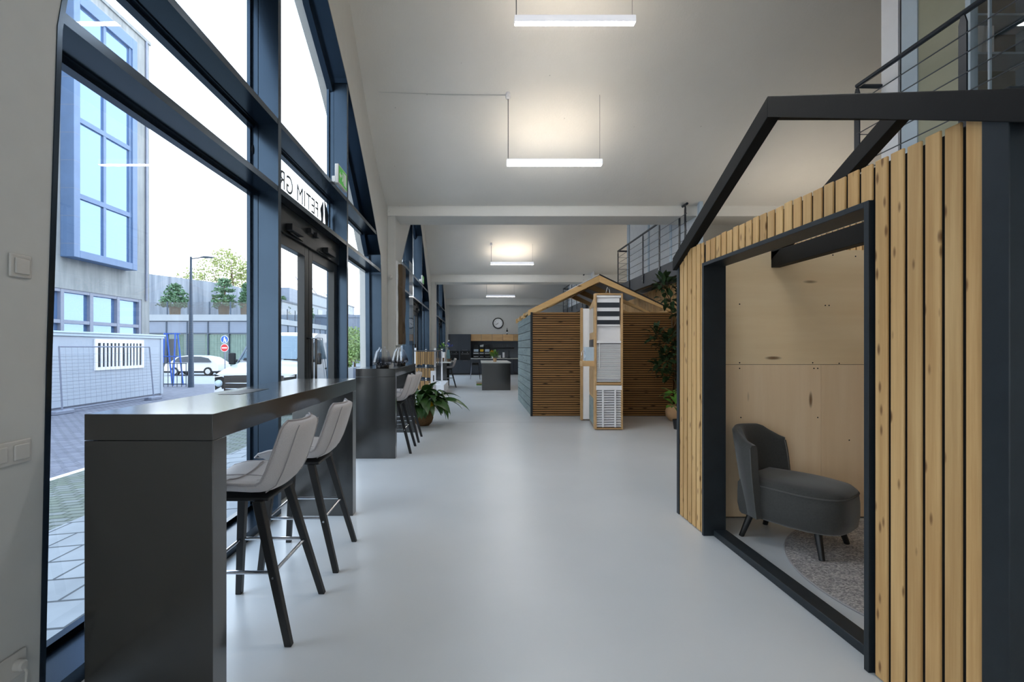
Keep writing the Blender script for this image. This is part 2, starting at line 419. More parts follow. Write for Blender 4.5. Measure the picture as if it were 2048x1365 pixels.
def window(n, yc, where, door=True):
    m1, m2 = yc-1.0, yc+1.0
    w = struct(thing('window_%d' % n, '%s pointed-arch window with dark metal frame' % where, 'window', (WX, yc, 0), kind='structure'))
    mb = MB(); arch_strip(mb, yc, .022, -1.842, WX+.004); arch_strip(mb, yc, .12, -1.842, -1.775)
    part('arch_frame', mb, M['frame'], w, smooth=20)
    for y in (m1, m2):
        z = interp(ARCH, y-yc)-.02
        mb = MB(); mb.box(-1.775, WX, y-.0285, y+.0285, 0, z); mb.box(-1.79, -1.765, y-.034, y+.034, 0, z); mb.box(-1.815, -1.79, y-.03, y+.03, 0, z); mb.box(-1.842, -1.815, y-.06, y+.06, 0, z)
        part('mullion', mb, M['frame'], w, smooth=0)
    for i, (z0, z1) in enumerate(TR):
        d = AW
        while interp(ARCH, d) < z1: d -= .01
        for a, b in ((yc-d, m1-.029), (m1+.029, m2-.029), (m2+.029, yc+d)):
            mb = MB(); mb.box(-1.775, WX-.002, a, b, z0, z1); mb.box(-1.79, -1.765, a, b, z0-.008, z1+.008); mb.box(-1.842, -1.79, a, b, z0-.03, z1+.03)
            part('transom', mb, M['frame'], w, smooth=0)
    for a, b in ((yc-AW, m1-.029), (m2+.029, yc+AW)):
        mb = MB(); mb.box(-1.842, WX, a, b, 0, .068); mb.box(-1.842, -1.80, a, b, .068, .10)
        part('sill', mb, M['frame'], w, smooth=0)
    mb = MB()
    ds = sorted(set([-d for d, _ in ARCH] + [d for d, _ in ARCH] + [-.97, .97]))
    for a, b in zip(ds, ds[1:]):
        lo = 2.63 if abs((a+b)/2) < .971 and door else .07
        za, zb = max(lo, interp(ARCH, a)), max(lo, interp(ARCH, b))
        mb.poly([(XG, yc+a, lo), (XG, yc+b, lo), (XG, yc+b, zb), (XG, yc+a, za)])
    part('glass_pane', mb, M['glass'], w, smooth=0)
    if door:
        dr = struct(thing('door_%d' % n, 'dark glazed double door under the sign light of the %s window' % where, 'door', (-1.76, yc, 0), kind='structure'))
        mb = MB(); mb.box(-1.82, -1.70, yc-.971, yc+.971, 2.37, 2.612)
        part('door_header', mb, M['frame_dark'], dr, bevel=.004)
        for s in (-1, 1):
            y0, y1 = (yc-.965, yc-.006) if s < 0 else (yc+.006, yc+.965)
            mb = MB(); st = .105
            mb.box(-1.80, -1.725, y0, y0+st, .01, 2.37); mb.box(-1.80, -1.725, y1-st, y1, .01, 2.37)
            mb.box(-1.80, -1.725, y0+st, y1-st, 2.27, 2.37); mb.box(-1.80, -1.725, y0+st, y1-st, .01, .14)
            lf = part('door_leaf', mb, M['frame_dark'], dr, bevel=.003)
            mb = MB(); mb.poly([(-1.765, y0+st, .14), (-1.765, y1-st, .14), (-1.765, y1-st, 2.27), (-1.765, y0+st, 2.27)])
            part('glass_pane', mb, M['glass'], lf, smooth=0)
            yh = y1-.05 if s < 0 else y0+.05
            mb = MB(); mb.tube([(-1.725, yh, .85), (-1.67, yh, .85), (-1.67, yh, 1.45), (-1.725, yh, 1.45)], .012, 8)
            part('pull_handle', mb, M['black'], lf)
            mb = MB(); mb.box(-1.70, -1.64, yc+s*.5-.14, yc+s*.5+.14, 2.40, 2.46)
            mb.beam((-1.67, yc+s*.6, 2.39), (-1.70, yc+s*.25, 2.39), .02, .012)
            part('door_closer', mb, M['blackmatt'], dr, bevel=.004)
            mb = MB(); mb.box(-1.70, -1.655, yc+s*.09-.035, yc+s*.09+.035, 2.50, 2.55)
            part('door_sensor', mb, M['blackmatt'], dr, bevel=.004)
    return w
window(1, 4.83, 'front')
window(2, 12.68, 'middle')
window(3, 20.53, 'rear')
window(4, -3.02, 'unseen added rearmost')  # bay behind the camera, never in view, included to let daylight in

# lettering on the sign light over the first door, read from outside
def text_mesh(s, size, extrude=.0008):
    cu = bpy.data.curves.new('t', 'FONT'); cu.body = s; cu.size = size; cu.extrude = extrude; cu.space_character = 1.05
    ob = bpy.data.objects.new('t', cu); COL.objects.link(ob)
    bpy.context.view_layer.update()
    me = bpy.data.meshes.new_from_object(ob.evaluated_get(bpy.context.evaluated_depsgraph_get()))
    bpy.data.objects.remove(ob)
    return me
def text_mb(s, size, fx):
    me = text_mesh(s, size); mb = MB(); mb.v = [tuple(fx(v.co)) for v in me.vertices]; mb.f = [tuple(p.vertices) for p in me.polygons]
    return mb
sg = thing('window_sign', 'dark lettering and leaf-shaped emblem on the glass above the front double door', 'sign', (XG-.004, 4.83, 2.75))
tm = text_mb('FETIM GROUP', .245, lambda c: (XG-.004-c.z, 5.37-c.x, 2.83+c.y))
for m2 in islands(tm): part('letter', m2, M['blackmatt'], sg, smooth=0, norm=False)
def emblem(y, z, s):
    mb = MB()
    P = lambda pts: mb.prism([(XG-.004, y - u*s*1.75, z + v*s) for u, v in pts], (-.002, 0, 0))
    P([(.0,.5),(-.24,.12),(-.20,-.2),(-.22,-.5),(-.06,-.3),(-.02,0)])
    P([(.06,.44),(.22,.1),(.17,-.18),(.2,-.46),(.08,-.3),(.05,0)])
    return mb
part('emblem', emblem(5.57, 2.915, .38), M['blackmatt'], sg, smooth=0)

def build_exit(y, label):
    t = thing('exit_sign', label, 'sign', (-1.55, y, 3.16))
    mb = MB(); mb.box(-1.62, -1.55, y-.05, y+.05, 3.20, 3.27)
    part('bracket', mb, M['whiteplastic'], t, bevel=.006)
    X0 = -1.55
    mb = MB(); mb.box(X0, X0+.04, y-.17, y+.17, 3.15, 3.36)
    part('housing', mb, M['whiteplastic'], t, bevel=.006)
    # green pictogram panel on the hall side
    X1 = X0+.0405
    mb = MB(); mb.box(X1, X1+.002, y-.155, y+.155, 3.165, 3.345)
    part('green_panel', mb, M['exitgreen'], t, smooth=0)
    mb = MB(); X2 = X1+.0022
    q = lambda pts: mb.prism([(X2, y+a, 3.255+b) for a, b in pts], (.0012, 0, 0))
    q([(.03,-.07),(.12,-.07),(.12,.07),(.03,.07)])                     # door
    q([(-.14,0),(-.10,.04),(-.10,.015),(-.06,.015),(-.06,-.015),(-.10,-.015),(-.10,-.04)])   # arrow
    c = [(-.005+.014*math.cos(k*PI/4), .055+.014*math.sin(k*PI/4)) for k in range(8)]
    q(c); q([(-.03,.035),(.0,.04),(.01,0),(-.02,-.01)]); q([(-.02,-.005),(.012,0),(.02,-.06),(.005,-.06),(-.005,-.025),(-.035,-.055),(-.045,-.045)])
    part('pictogram', mb, M['white'], t, smooth=0)
    return t
M['exitgreen'] = emit('exit_sign_green', srgb((70,160,60)), .3)
build_exit(5.30, 'green running-man exit sign on the upper transom of the front window')
build_exit(13.15, 'small distant exit sign on the transom of the middle window')

# ------------------------------------------------------------------ mezzanine on the right
MX, MZ = 3.66, 2.99
def mezz(n, y0, y1, where):
    mb = MB(); mb.box(MX, MX+.10, y0, y1, 2.695, MZ)
    struct(part('trim_%d' % (20+n), mb, M['steelbeam'], bevel=.006), 'anthracite steel edge beam of the %s mezzanine' % where, 'beam')
    mb = MB(); mb.box(MX+.10, 8.2, y0, y1, 2.80, MZ-.01)
    struct(part('trim_%d' % (30+n), mb, M['wallpaint']), 'floor slab of the %s mezzanine' % where, 'slab')
mezz(1, -6.9, 4.54, 'front'); mezz(2, 8.2, 12.35, 'middle'); mezz(3, 16.0, 20.2, 'rear')
def railing(y0, y1, posts, where, ret):
    t = thing('balcony_railing', 'dark steel balcony railing with taut wires on the %s mezzanine' % where, 'railing', (MX-.02, y1, 2.75), 'mezzanine railings')
    X = MX-.012; zt = MZ+.86
    for y in posts:
        mb = MB(); w = .03
        mb.prism([(X-.006, y-w, 2.78), (X-.006, y+w, 2.78), (X-.006, y+w, zt-.06), (X-.006, y+w*.45, zt), (X-.006, y-w*.45, zt), (X-.006, y-w, zt-.06)], (.012, 0, 0))
        p = part('post', mb, M['railing'], t, smooth=0)
        mb = MB()
        for z in (2.84, 2.93): mb.cyl((X-.016, y, z), (X, y, z), .014, n=8)
        each('bolt', mb, M['steel'], p)
    mb = MB(); pts = [(X, y0, zt+.02), (X, y1, zt+.02)]
    if ret: pts.append((3.88, y1+.005, zt+.02))
    mb.tube(pts, .022, 10); part('handrail', mb, M['railing'], t)
    for k in range(5):
        z = MZ+.12+k*.148
        mb = MB(); mb.tube([(X-.006, y0, z), (X-.006, y1, z)] + ([(3.88, y1+.005, z)] if ret else []), .005, 6)
        part('wire', mb, M['wire'], t)
    return t
railing(-2.0, 4.54, [4.54-.99*k for k in range(6)], 'front', True)
railing(8.22, 12.27, [12.27, 11.38, 10.42, 9.48, 8.54, 8.30], 'middle', True)
railing(16.2, 20.1, [20.1, 19.2, 18.3, 17.4, 16.5], 'rear', True)
# glazed office fronts behind the railings
M['frosted'] = flat('frosted_olive_panel', (150,150,128), .45, 0, .06, 2)
M['paleframe'] = flat('pale_blue_frame', (176,192,204), .4, 0, .03)
M['curtain'] = flat('white_curtain', (215,218,220), .8, 0, .04)
FX = 3.88
def front(n, y0, y1, where, pieces):
    w = struct(thing('window_%d' % n, 'glazed office front on the %s mezzanine' % where, 'window', (FX, y1, MZ), kind='structure'))
    top = lambda a, b: min(vz(a), vz(b))+.02
    for nm, a, b, mt, x in pieces:
        mb = MB(); mb.prism([(FX+x, a, MZ-.01), (FX+x, b, MZ-.01), (FX+x, b, vz(b)+.02), (FX+x, (a+b)/2, vz((a+b)/2)+.02), (FX+x, a, vz(a)+.02)], (.06, 0, 0))
        part(nm, mb, M[mt], w, smooth=0)
    return w
w = front(5, -6.9, 4.54, 'front', [('white_column', 4.36, 4.54, 'white', 0), ('dark_joint', 4.325, 4.36, 'blackmatt', .02), ('pale_frame', 4.17, 4.325, 'paleframe', 0), ('frosted_panel', 3.76, 4.17, 'frosted', .01), ('frame_post', 3.72, 3.76, 'paleframe', 0)])
mb = MB(); mb.poly([(FX+.03, -6.9, MZ), (FX+.03, 3.72, MZ), (FX+.03, 3.72, 5.9), (FX+.03, -6.9, 5.9)])
part('glass_pane', mb, M['glass'], w, smooth=0)
mb = MB(); mb.box(FX+.02, FX+.04, 3.60, 3.612, MZ, 5.9); part('glass_joint', mb, M['paleframe'], w, smooth=0)
mb = MB(); mb.box(FX+.06, 8.2, 4.48, 4.54, MZ, 6.0)
struct(part('wall_mezzanine', mb, flat('office_wall', (120,116,108), .8)), 'end wall of the front mezzanine office', 'wall')
pcs = []
y = 8.25
cols = ['paleframe','curtain','curtain','paleframe','curtain','curtain','paleframe','curtain','curtain','paleframe']
wd = [.08,.55,.6,.08,.6,.55,.08,.6,.7,.18]
for c, d in zip(cols, wd):
    pcs.append(('frame_post' if c == 'paleframe' else 'curtain_panel', y, min(12.35, y+d), c, 0 if c == 'paleframe' else .02)); y += d
front(6, 8.25, 12.35, 'middle', pcs)
front(7, 16.0, 20.2, 'rear', [('frame_post', 20.1, 20.2, 'paleframe', 0), ('curtain_panel', 18.0, 20.1, 'curtain', .02), ('curtain_panel', 16.0, 18.0, 'curtain', .02)])
# bookcase with binders inside the front office
bc = thing('bookcase', 'pale open shelves in the office behind the glass, upper right', 'shelf', (4.7, 4.36, MZ))
mb = MB(); mb.box(4.40, 4.42, 4.22, 4.48, MZ, 4.75); mb.box(5.10, 5.12, 4.22, 4.48, MZ, 4.75); part('upright', mb, M['paleframe'], bc, smooth=0)
for z in (3.3, 3.64, 3.99, 4.335, 4.70):
    mb = MB(); mb.box(4.42, 5.10, 4.22, 4.48, z-.01, z+.01); part('shelf', mb, M['paleframe'], bc, smooth=0)
for i, (x, rt) in enumerate(((4.44, .10), (4.555, 0))):
    t = thing('binder', ('leaning white ring binder on the office shelf', 'upright white ring binder on the office shelf')[i], 'binder', (x, 4.3, 4.0), 'office binders')
    mb = MB(); mb.prism([(x, 4.23, 4.0), (x+.07, 4.23, 4.0), (x+.07+rt*.3, 4.23, 4.24), (x+rt*.3, 4.23, 4.24)], (0, .2, 0)); part('cover', mb, M['white'], t, smooth=0)
    mb = MB(); mb.prism([(x+.006, 4.228, 4.07), (x+.064, 4.228, 4.07), (x+.064+rt*.3, 4.228, 4.22), (x+.006+rt*.3, 4.228, 4.22)], (0, .002, 0)); part('spine_label', mb, M['white'], t, smooth=0)
# timber-slatted wall under the mezzanine
sw = struct(thing('wall_slatted', 'wall of upright pale timber slats under the mezzanine', 'wall', (4.08, 14, 0), kind='structure'))
mb = MB(); mb.box(4.09, 4.2, 4.2, 24.75, 0, 2.69); part('backing', mb, M['blackgap'], sw, smooth=0)
y = 4.3
ns = 0
mb = MB()
while y < 24.7:
    if y < 7.2 or y > 12.6:
        mb.box(4.05, 4.09, y, y+.062, 0, 2.69)
    y += .085
part('slats', mb, M['slat'], sw, smooth=0, kind='stuff')
y = 7.21
while y < 12.6:
    mb = MB(); mb.box(4.05, 4.09, y, y+.062, 0, 2.69); part('slat', mb, M['slat'], sw, smooth=0); y += .085
mb = MB(); mb.box(4.05, 8.2, 4.54, 8.2, 2.69, 2.75); mb.box(4.05, 8.2, 12.35, 16.0, 2.69, 2.75); mb.box(4.05, 8.2, 20.2, 24.75, 2.69, 2.75)
struct(part('trim_40', mb, M['wallpaint']), 'flat soffit cap above the slatted wall', 'slab')

# electrical fittings on the near left wall
def fitting(name, label, cat, y0, y1, z0, z1):
    t = thing(name, label, cat, (WX, (y0+y1)/2, z0))
    mb = MB(); mb.box(WX, WX+.009, y0, y1, z0, z1); part('plate', mb, M['whiteplastic'], t, bevel=.004)
    return t
t = fitting('light_switch', 'single white rocker switch high on the near left wall', 'switch', 1.612, 1.692, 1.597, 1.678)
mb = MB(); mb.box(WX+.009, WX+.016, 1.626, 1.678, 1.610, 1.664); part('rocker', mb, M['whiteplastic'], t, bevel=.003)
t = fitting('light_switch', 'wide double white switch plate at the left edge, below the single switch', 'switch', 1.528, 1.69, .948, 1.03)
for y in (1.542, 1.622):
    mb = MB(); mb.box(WX+.009, WX+.016, y, y+.056, .962, 1.016); part('rocker', mb, M['whiteplastic'], t, bevel=.003)
t = fitting('wall_socket', 'white power socket low on the near left wall', 'socket', 1.515, 1.672, .21, .296)
mb = MB(); mb.tube([(WX+.004, 1.635, .252), (WX+.0095, 1.635, .252)], .024, 20); part('socket_well', mb, M['whiteplastic'], t)
t = thing('power_plug', 'white plug with cable in the low left wall socket', 'plug', (WX+.01, 1.635, .252))
mb = MB(); mb.tube([(WX+.0098, 1.635, .252), (WX+.03, 1.635, .252), (WX+.036, 1.635, .252)], [.019, .018, .013], 16); part('plug_body', mb, M['whiteplastic'], t)
mb = MB(); mb.tube([(WX+.03, 1.637, .246), (WX+.034, 1.645, .225), (WX+.02, 1.655, .18), (WX+.012, 1.66, .1), (WX+.012, 1.66, .004)], .0045, 8); part('cable', mb, M['whiteplastic'], t)
t = thing('wall_sensor', 'small white sensor on the nearest pilaster', 'sensor', (-1.53, 8.38, 2.62))
mb = MB(); mb.box(-1.55, -1.51, 8.36, 8.40, 2.58, 2.66); part('sensor_body', mb, M['whiteplastic'], t, bevel=.008)
mb = MB(); mb.sph((-1.53, 8.345, 2.60), .03); part('sensor_eye', mb, M['whiteplastic'], t)

# pendant lamps: lit below and above
def pendant(y, z, label, x0=.415, L=1.35, warm=True):
    t = thing('pendant_lamp', label, 'lamp', (x0+L/2, y, z), 'linear pendant lamps')
    mb = MB(); mb.box(x0, x0+L, y-.035, y+.035, z-.034, z+.04); part('lamp_body', mb, M['lampbody'], t, bevel=.003)
    mb = MB(); mb.box(x0+.006, x0+L-.006, y-.031, y+.031, z-.042, z-.0335); part('diffuser', mb, M['lamp_down'], t, smooth=0)
    mb = MB(); mb.box(x0+.02, x0+L-.02, y-.022, y+.022, z+.030, z+.0406); part('uplight', mb, M['lamp_up'], t, smooth=0)
    zc = vz(y)
    for k, (x, r) in enumerate(((x0+.02, .006), (x0+L-.03, .0022))):
        mb = MB(); mb.tube([(x, y, z+.035), (x, y, zc+.01)], r, 6); part('power_cord' if k == 0 else 'suspension_wire', mb, M['wire'], t)
    mb = MB(); mb.lathe([(.012, -.06), (.035, -.045), (.035, .03)], (x0+.02, y, zc-.0), 14); part('ceiling_rose', mb, M['white'], t)
    mb = MB(); mb.box(x0+L-.004, x0+L+.004, y-.03, y+.03, z-.03, z+.036); part('end_cap', mb, M['lampbody'], t, smooth=0)
    return t
PL = [(5.30, 5.03, 'slim white pendant lamp nearest the camera, at the top of the view'), (6.71, 3.99, 'slim white pendant lamp in front of the nearest tie beam'),
      (14.9, 4.03, 'slim white pendant lamp seen between the first and second tie beams'), (22.4, 3.83, 'smallest, farthest slim pendant lamp before the kitchen'),
      (13.2, 5.03, 'unseen slim pendant lamp added for light above the first tie beam'), (2.95, 3.99, 'unseen slim pendant lamp added for fill light above the view, near the camera'), (-4.9, 3.99, 'unseen slim pendant lamp added for fill light far behind the camera')]  # these three pendants are out of view, added as fill light
for y, z, l in PL: pendant(y, z, l)
def uplight(x, y, label):
    t = thing('floor_uplight', label, 'lamp', (x+.6, y, 2.75), 'uplights on the wall cap')
    mb = MB(); mb.box(x, x+1.2, y-.05, y+.05, 2.75, 2.82); part('lamp_body', mb, M['lampbody'], t, bevel=.004)
    mb = MB(); mb.box(x+.02, x+1.18, y-.035, y+.035, 2.8195, 2.826); part('uplight', mb, M['lamp_up'], t, smooth=0)
uplight(4.75, 7.1, 'warm uplight on the wall cap behind the slatted cabin')
uplight(4.6, 14.2, 'warm uplight on the wall cap in the middle bay')
# thin cable run on the ceiling to the second lamp
mb = MB(); yl = 6.71; mb.tube([(.433, yl, vz(yl)-.004), (-.4, yl-.01, vz(yl)-.002), (-1.4, yl-.03, vz(yl-.03)-.002)], .004, 6)
single('ceiling_cable', mb, M['wallpaint'], 'thin grey cable along the ceiling to the second pendant lamp', 'cable')
# ------------------------------------------------------------------ bar counters
def counter(y0, y1, label, slot=None):
    t = thing('bar_counter', label, 'counter', (-1.245, (y0+y1)/2, 0))
    x0, x1, z, th = -1.49, -1.003, 1.10, .10
    mb = MB(); mb.box(x0, x1, y0, y1, z-th, z); part('top', mb, M['counter'], t, bevel=.002)
    for a in (y0, y1-th):
        mb = MB(); mb.box(x0, x1, a, a+th, 0, z-th-.0015); part('leg_panel', mb, M['counter'], t, bevel=.002)
    if slot:
        mb = MB(); mb.box(slot[0], slot[1], slot[2], slot[3], z-.002, z+.0015); part('power_flap', mb, M['blackmatt'], t, smooth=0, label='dark socket flap let into the counter top')
    return t
counter(1.79, 3.90, 'large dark grey bar counter in the left foreground', (-1.40, -1.28, 2.55, 2.9))
counter(5.773, 7.66, 'dark grey bar counter farther back carrying two glass lanterns')

# ------------------------------------------------------------------ bar stools (built facing -X at the origin)
def make_stool(label):
    t = thing('bar_stool', label, 'stool', (0,0,0), 'bar stools')
    # side profile of the shell: (x, z, half width)
    prof = [(-.235,.655,.190),(-.225,.668,.205),(-.17,.682,.215),(-.08,.684,.22),(.02,.676,.222),(.09,.680,.224),(.135,.71,.225),(.165,.77,.222),(.19,.84,.218),(.212,.91,.212),(.226,.96,.203),(.232,.985,.180),(.234,1.0,.135)]
    N = 14
    def surf(off, shrink=0):
        rows = []
        for i, (x, z, w) in enumerate(prof):
            a = prof[max(0, i-1)]; b = prof[min(len(prof)-1, i+1)]
            tx, tz = b[0]-a[0], b[2-1]-a[1]; l = math.hypot(tx, tz); nx, nz = -tz/l, tx/l
            row = []
            for k in range(N+1):
                u = -1+2*k/N
                lift = .045*abs(u)**2.4
                e = 1-.65*max(0, abs(u)-.72)/.28 if off else 1
                puff = off*e
                row.append((x+nx*(puff+lift), u*(w-shrink), z+nz*(puff+lift)))
            rows.append(row)
        return rows
    up, lo = surf(.03), surf(-.026)
    mb = MB(); rings = []
    for a, b in zip(up, lo): rings.append(a + b[::-1])
    mb.loft(rings); o = part('seat_shell', mb, M['greyfabric'], t, smooth=60)
    sm = o.modifiers.new('Subsurf', 'SUBSURF'); sm.levels = 1; sm.render_levels = 1
    # piping round the rim
    rim = [r[0] for r in surf(.006)] ; rim2 = [r[-1] for r in surf(.006)]
    top = surf(.006)[-1]; frt = surf(.006)[0]
    loop = rim + top[1:-1] + rim2[::-1] + frt[1:-1][::-1]
    mb = MB(); mb.tube([(p[0]*1.0, p[1]*1.02, p[2]) for p in loop] + [loop[0]], .0055, 6, caps=False); part('piping', mb, M['piping'], t)
    # quilted seams on the seat and up the back
    mb = MB(); s2 = surf(.0315)
    for k in (4, 10): mb.tube([(s2[i][k]) for i in range(4, 11)], .0028, 5)
    mb.tube([s2[3][k] for k in range(1, N)], .003, 5); mb.tube([s2[i][7] for i in range(1, 5)], .003, 5)
    s3 = surf(-.0275)
    for k in (2, 12): mb.tube([s3[i][k] for i in range(5, 12)], .0026, 5)
    each('seam', mb, M['piping'], t)
    mb = MB(); mb.box(-.17, .10, -.15, .15, .628, .645); part('base_plate', mb, M['blackmatt'], t, bevel=.004)
    tops = {(-1,-1):(-.17,-.16), (-1,1):(-.17,.16), (1,-1):(.06,-.165), (1,1):(.06,.165)}
    feet = {(-1,-1):(-.225,-.225), (-1,1):(-.225,.225), (1,-1):(.229,-.229), (1,1):(.229,.229)}
    at = lambda k, z: tuple(feet[k][i]+(tops[k][i]-feet[k][i])*z/.635 for i in (0,1))
    for k in tops:
        mb = MB(); a = tops[k]; f = feet[k]
        for p, s in (((a[0],a[1],.635), .021), ):
            r0 = [(f[0]+i*.016, f[1]+j*.016, 0) for i, j in ((-1,-1),(1,-1),(1,1),(-1,1))]
            r1 = [(a[0]+i*s, a[1]+j*s, .635) for i, j in ((-1,-1),(1,-1),(1,1),(-1,1))]
            mb.loft([r0, r1])
        part('leg', mb, M['blackwood'], t, bevel=.003)
        x, y = at(k, .30); mb = MB(); mb.cyl((x, y, .30), (x, y+.022*k[1], .30), .006, n=10); part('leg_screw', mb, M['steel'], t)
    mb = MB(); z = .315
    c = {k: at(k, z) for k in tops}
    for a, b in (((-1,-1),(1,-1)), ((1,-1),(1,1)), ((1,1),(-1,1)), ((-1,1),(-1,-1))):
        mb.cyl((c[a][0], c[a][1], z), (c[b][0], c[b][1], z), .0085, n=10)
    part('footrest', mb, M['steel'], t)
    return t
st = make_stool('light grey bar stool nearest the camera at the foreground counter')
st.location = (-1.085, 2.375, 0)
dup(st, (-1.085, 3.07, 0), .02, 'light grey bar stool farther along the foreground counter')
dup(st, (-1.085, 6.28, 0), 0, 'light grey bar stool, nearer of the two at the lantern counter')
dup(st, (-1.075, 6.98, 0), .03, 'light grey bar stool, farther of the two at the lantern counter')
dup(st, (-.98, 16.4, 0), .1, 'pale stool at the distant table near the kitchen')

# ------------------------------------------------------------------ glass lanterns on the second counter
M['smoke'] = glassm('smoked_clear_glass', (.9,.92,.94,1), .14, .04, [(0, (.12,.125,.14,1)), (.22, (.30,.31,.35,1)), (.5, (.92,.94,.96,1)), (1, (.98,.99,1,1))])
def lantern(x, y, label):
    t = thing('glass_lantern', label, 'lantern', (x, y, 1.10), 'glass lanterns')
    n = 14
    prof = [(.085, .035), (.115, .055), (.120, .075), (.098, .15), (.082, .205), (.045, .245), (.040, .262), (.045, .268)]
    rings = []
    for r, z in prof:
        rings.append([(x+r*(1.04 if k % 2 else .93)*math.cos(PI*k/n), y+r*(1.04 if k % 2 else .93)*math.sin(PI*k/n), 1.10+z) for k in range(2*n)])
    mb = MB(); mb.loft(rings, caps=False); part('glass_shade', mb, M['smoke'], t, smooth=0)
    mb = MB(); mb.lathe([(.002, 0), (.082, 0), (.086, .01), (.086, .034), (.002, .036)], (x, y, 1.10), 28); part('black_base', mb, M['black'], t)
    mb = MB()
    for k in range(26):
        a = 2*PI*k/26; mb.sph((x+.112*math.cos(a), y+.112*math.sin(a), 1.10+.046+.006*(k % 2)), .007, n=6, m=4)
    part('bead_trim', mb, M['steel'], t)
    return t
lantern(-1.205, 5.98, 'smoked glass lantern at the near end of the second counter')
lantern(-1.13, 6.85, 'smoked glass lantern at the far end of the second counter')

# ------------------------------------------------------------------ slatted cabin on the right
cb = thing('slatted_cabin', 'open cabin clad in upright pale timber slats with black frame, right foreground', 'cabin', (2.8, 2.65, 0))
SX, Y0, Y1, ZT = 1.636, 1.523, 3.832, 2.12
OY0, OY1, OZ = 1.962, 3.42, 1.966
nsl = 32; pitch = (Y1-Y0)/nsl
for k in range(nsl):
    a = Y0 + k*pitch + .004; b = a + pitch - .015
    mid = (a+b)/2
    z0 = OZ if OY0 < mid < OY1 else .004
    zt = ZT + R.uniform(-.004, .004)
    if z0 < 1 and a < OY1 < b: a = OY1+.003
    if z0 < 1 and a < OY0 < b: b = OY0-.003
    mb = MB(); mb.box(SX, SX+.010, a, b, z0, zt); part('slat', mb, M['slat'], cb, bevel=.0025, seg=1)
mb = MB(); mb.box(SX+.012, SX+.055, Y0, OY0-.002, 0, 2.10); mb.box(SX+.012, SX+.055, OY1+.002, Y1, 0, 2.10); mb.box(SX+.012, SX+.055, OY0-.002, OY1+.002, OZ, 2.10)
part('backing', mb, M['blackgap'], cb, smooth=0)
mb = MB(); mb.box(SX-.012, 1.785, OY1-.025, OY1, 0, OZ); mb.box(SX-.012, 1.785, OY0, OY0+.025, 0, OZ); mb.box(SX-.012, 1.785, OY0+.025, OY1-.025, OZ-.025, OZ)
part('opening_frame', mb, M['bluetimber'], cb, bevel=.002, label='dark painted frame lining the wide opening')
mb = MB(); mb.box(1.695, 1.79, OY0+.026, OY1-.026, 0, .045); part('threshold', mb, M['bluetimber'], cb, bevel=.004)
mb = MB(); mb.box(SX-.002, SX+.07, Y1+.003, Y1+.045, 0, ZT+.01); part('corner_post', mb, M['bluetimber'], cb, bevel=.002)
mb = MB(); mb.box(1.612, 1.662, 1.432, 1.512, 0, 2.147); part('corner_post', mb, M['bluetimber'], cb, bevel=.003)
# plywood lining
YP = 3.75
mb = MB(); mb.box(1.70, 4.02, YP, YP+.018, 1.222, 2.13); part('plywood_sheet', mb, M['ply'], cb, smooth=0)
mb = MB(); mb.box(1.70, 2.726, YP, YP+.018, .012, 1.219); part('plywood_sheet', mb, M['ply_v'], cb, smooth=0)
mb = MB(); mb.box(2.728, 4.02, YP, YP+.018, .012, 1.219); part('plywood_sheet', mb, M['ply_v'], cb, smooth=0)
mb = MB(); mb.box(4.02, 4.04, 1.52, YP+.018, 0, 2.13); mb.box(1.70, 4.02, 1.475, 1.495, 0, 2.10); part('plywood_lining', mb, M['ply_v'], cb, smooth=0)
mb = MB(); mb.box(1.70, 4.04, YP+.018, YP+.075, 0, 2.10); part('backing', mb, M['blackgap'], cb, smooth=0)
mb = MB()
for x, z in ((2.07,2.10),(2.82,2.09),(3.0,2.08),(2.08,1.70),(2.76,1.69),(2.79,1.69),(2.08,1.235),(2.08,1.19),(2.66,1.235),(2.67,1.19),(2.70,1.19),(2.87,1.23),(2.09,.80),(2.70,.80),(2.95,.62)):
    mb.cyl((x, YP-.001, z), (x, YP+.002, z), .0055, n=8)
each('screw', mb, M['blackgap'], cb, smooth=0)
# open roof frame
ya, za, sl = 2.607, 2.742, .515
for X in (1.60, 2.33):
    for s in (-1, 1):
        ye = ya + s*1.27
        z = lambda y: za - sl*abs(y-ya)
        mb = MB(); mb.prism([(X, ya, za), (X, ye, z(ye)), (X, ye, z(ye)-.10), (X, ya, za-.115)], (.07, 0, 0))
        part('rafter', mb, M['blacktimber'], cb, bevel=.003)
mb = MB(); mb.box(2.33, 2.40, 1.52, YP, 1.99, 2.115); part('tie_beam', mb, M['blacktimber'], cb, bevel=.003)
mb = MB(); mb.box(1.67, 2.33, ya-.03, ya+.03, za-.12, za-.02); part('ridge_beam', mb, M['blacktimber'], cb, bevel=.003)
# slats on the end wall towards the camera
k = 0; x = 1.668
while x < 3.9:
    mb = MB(); mb.box(x, x+.060, 1.452, 1.474, .004, 2.08); part('slat', mb, M['slat'], cb, bevel=.0025, seg=1); x += .0735

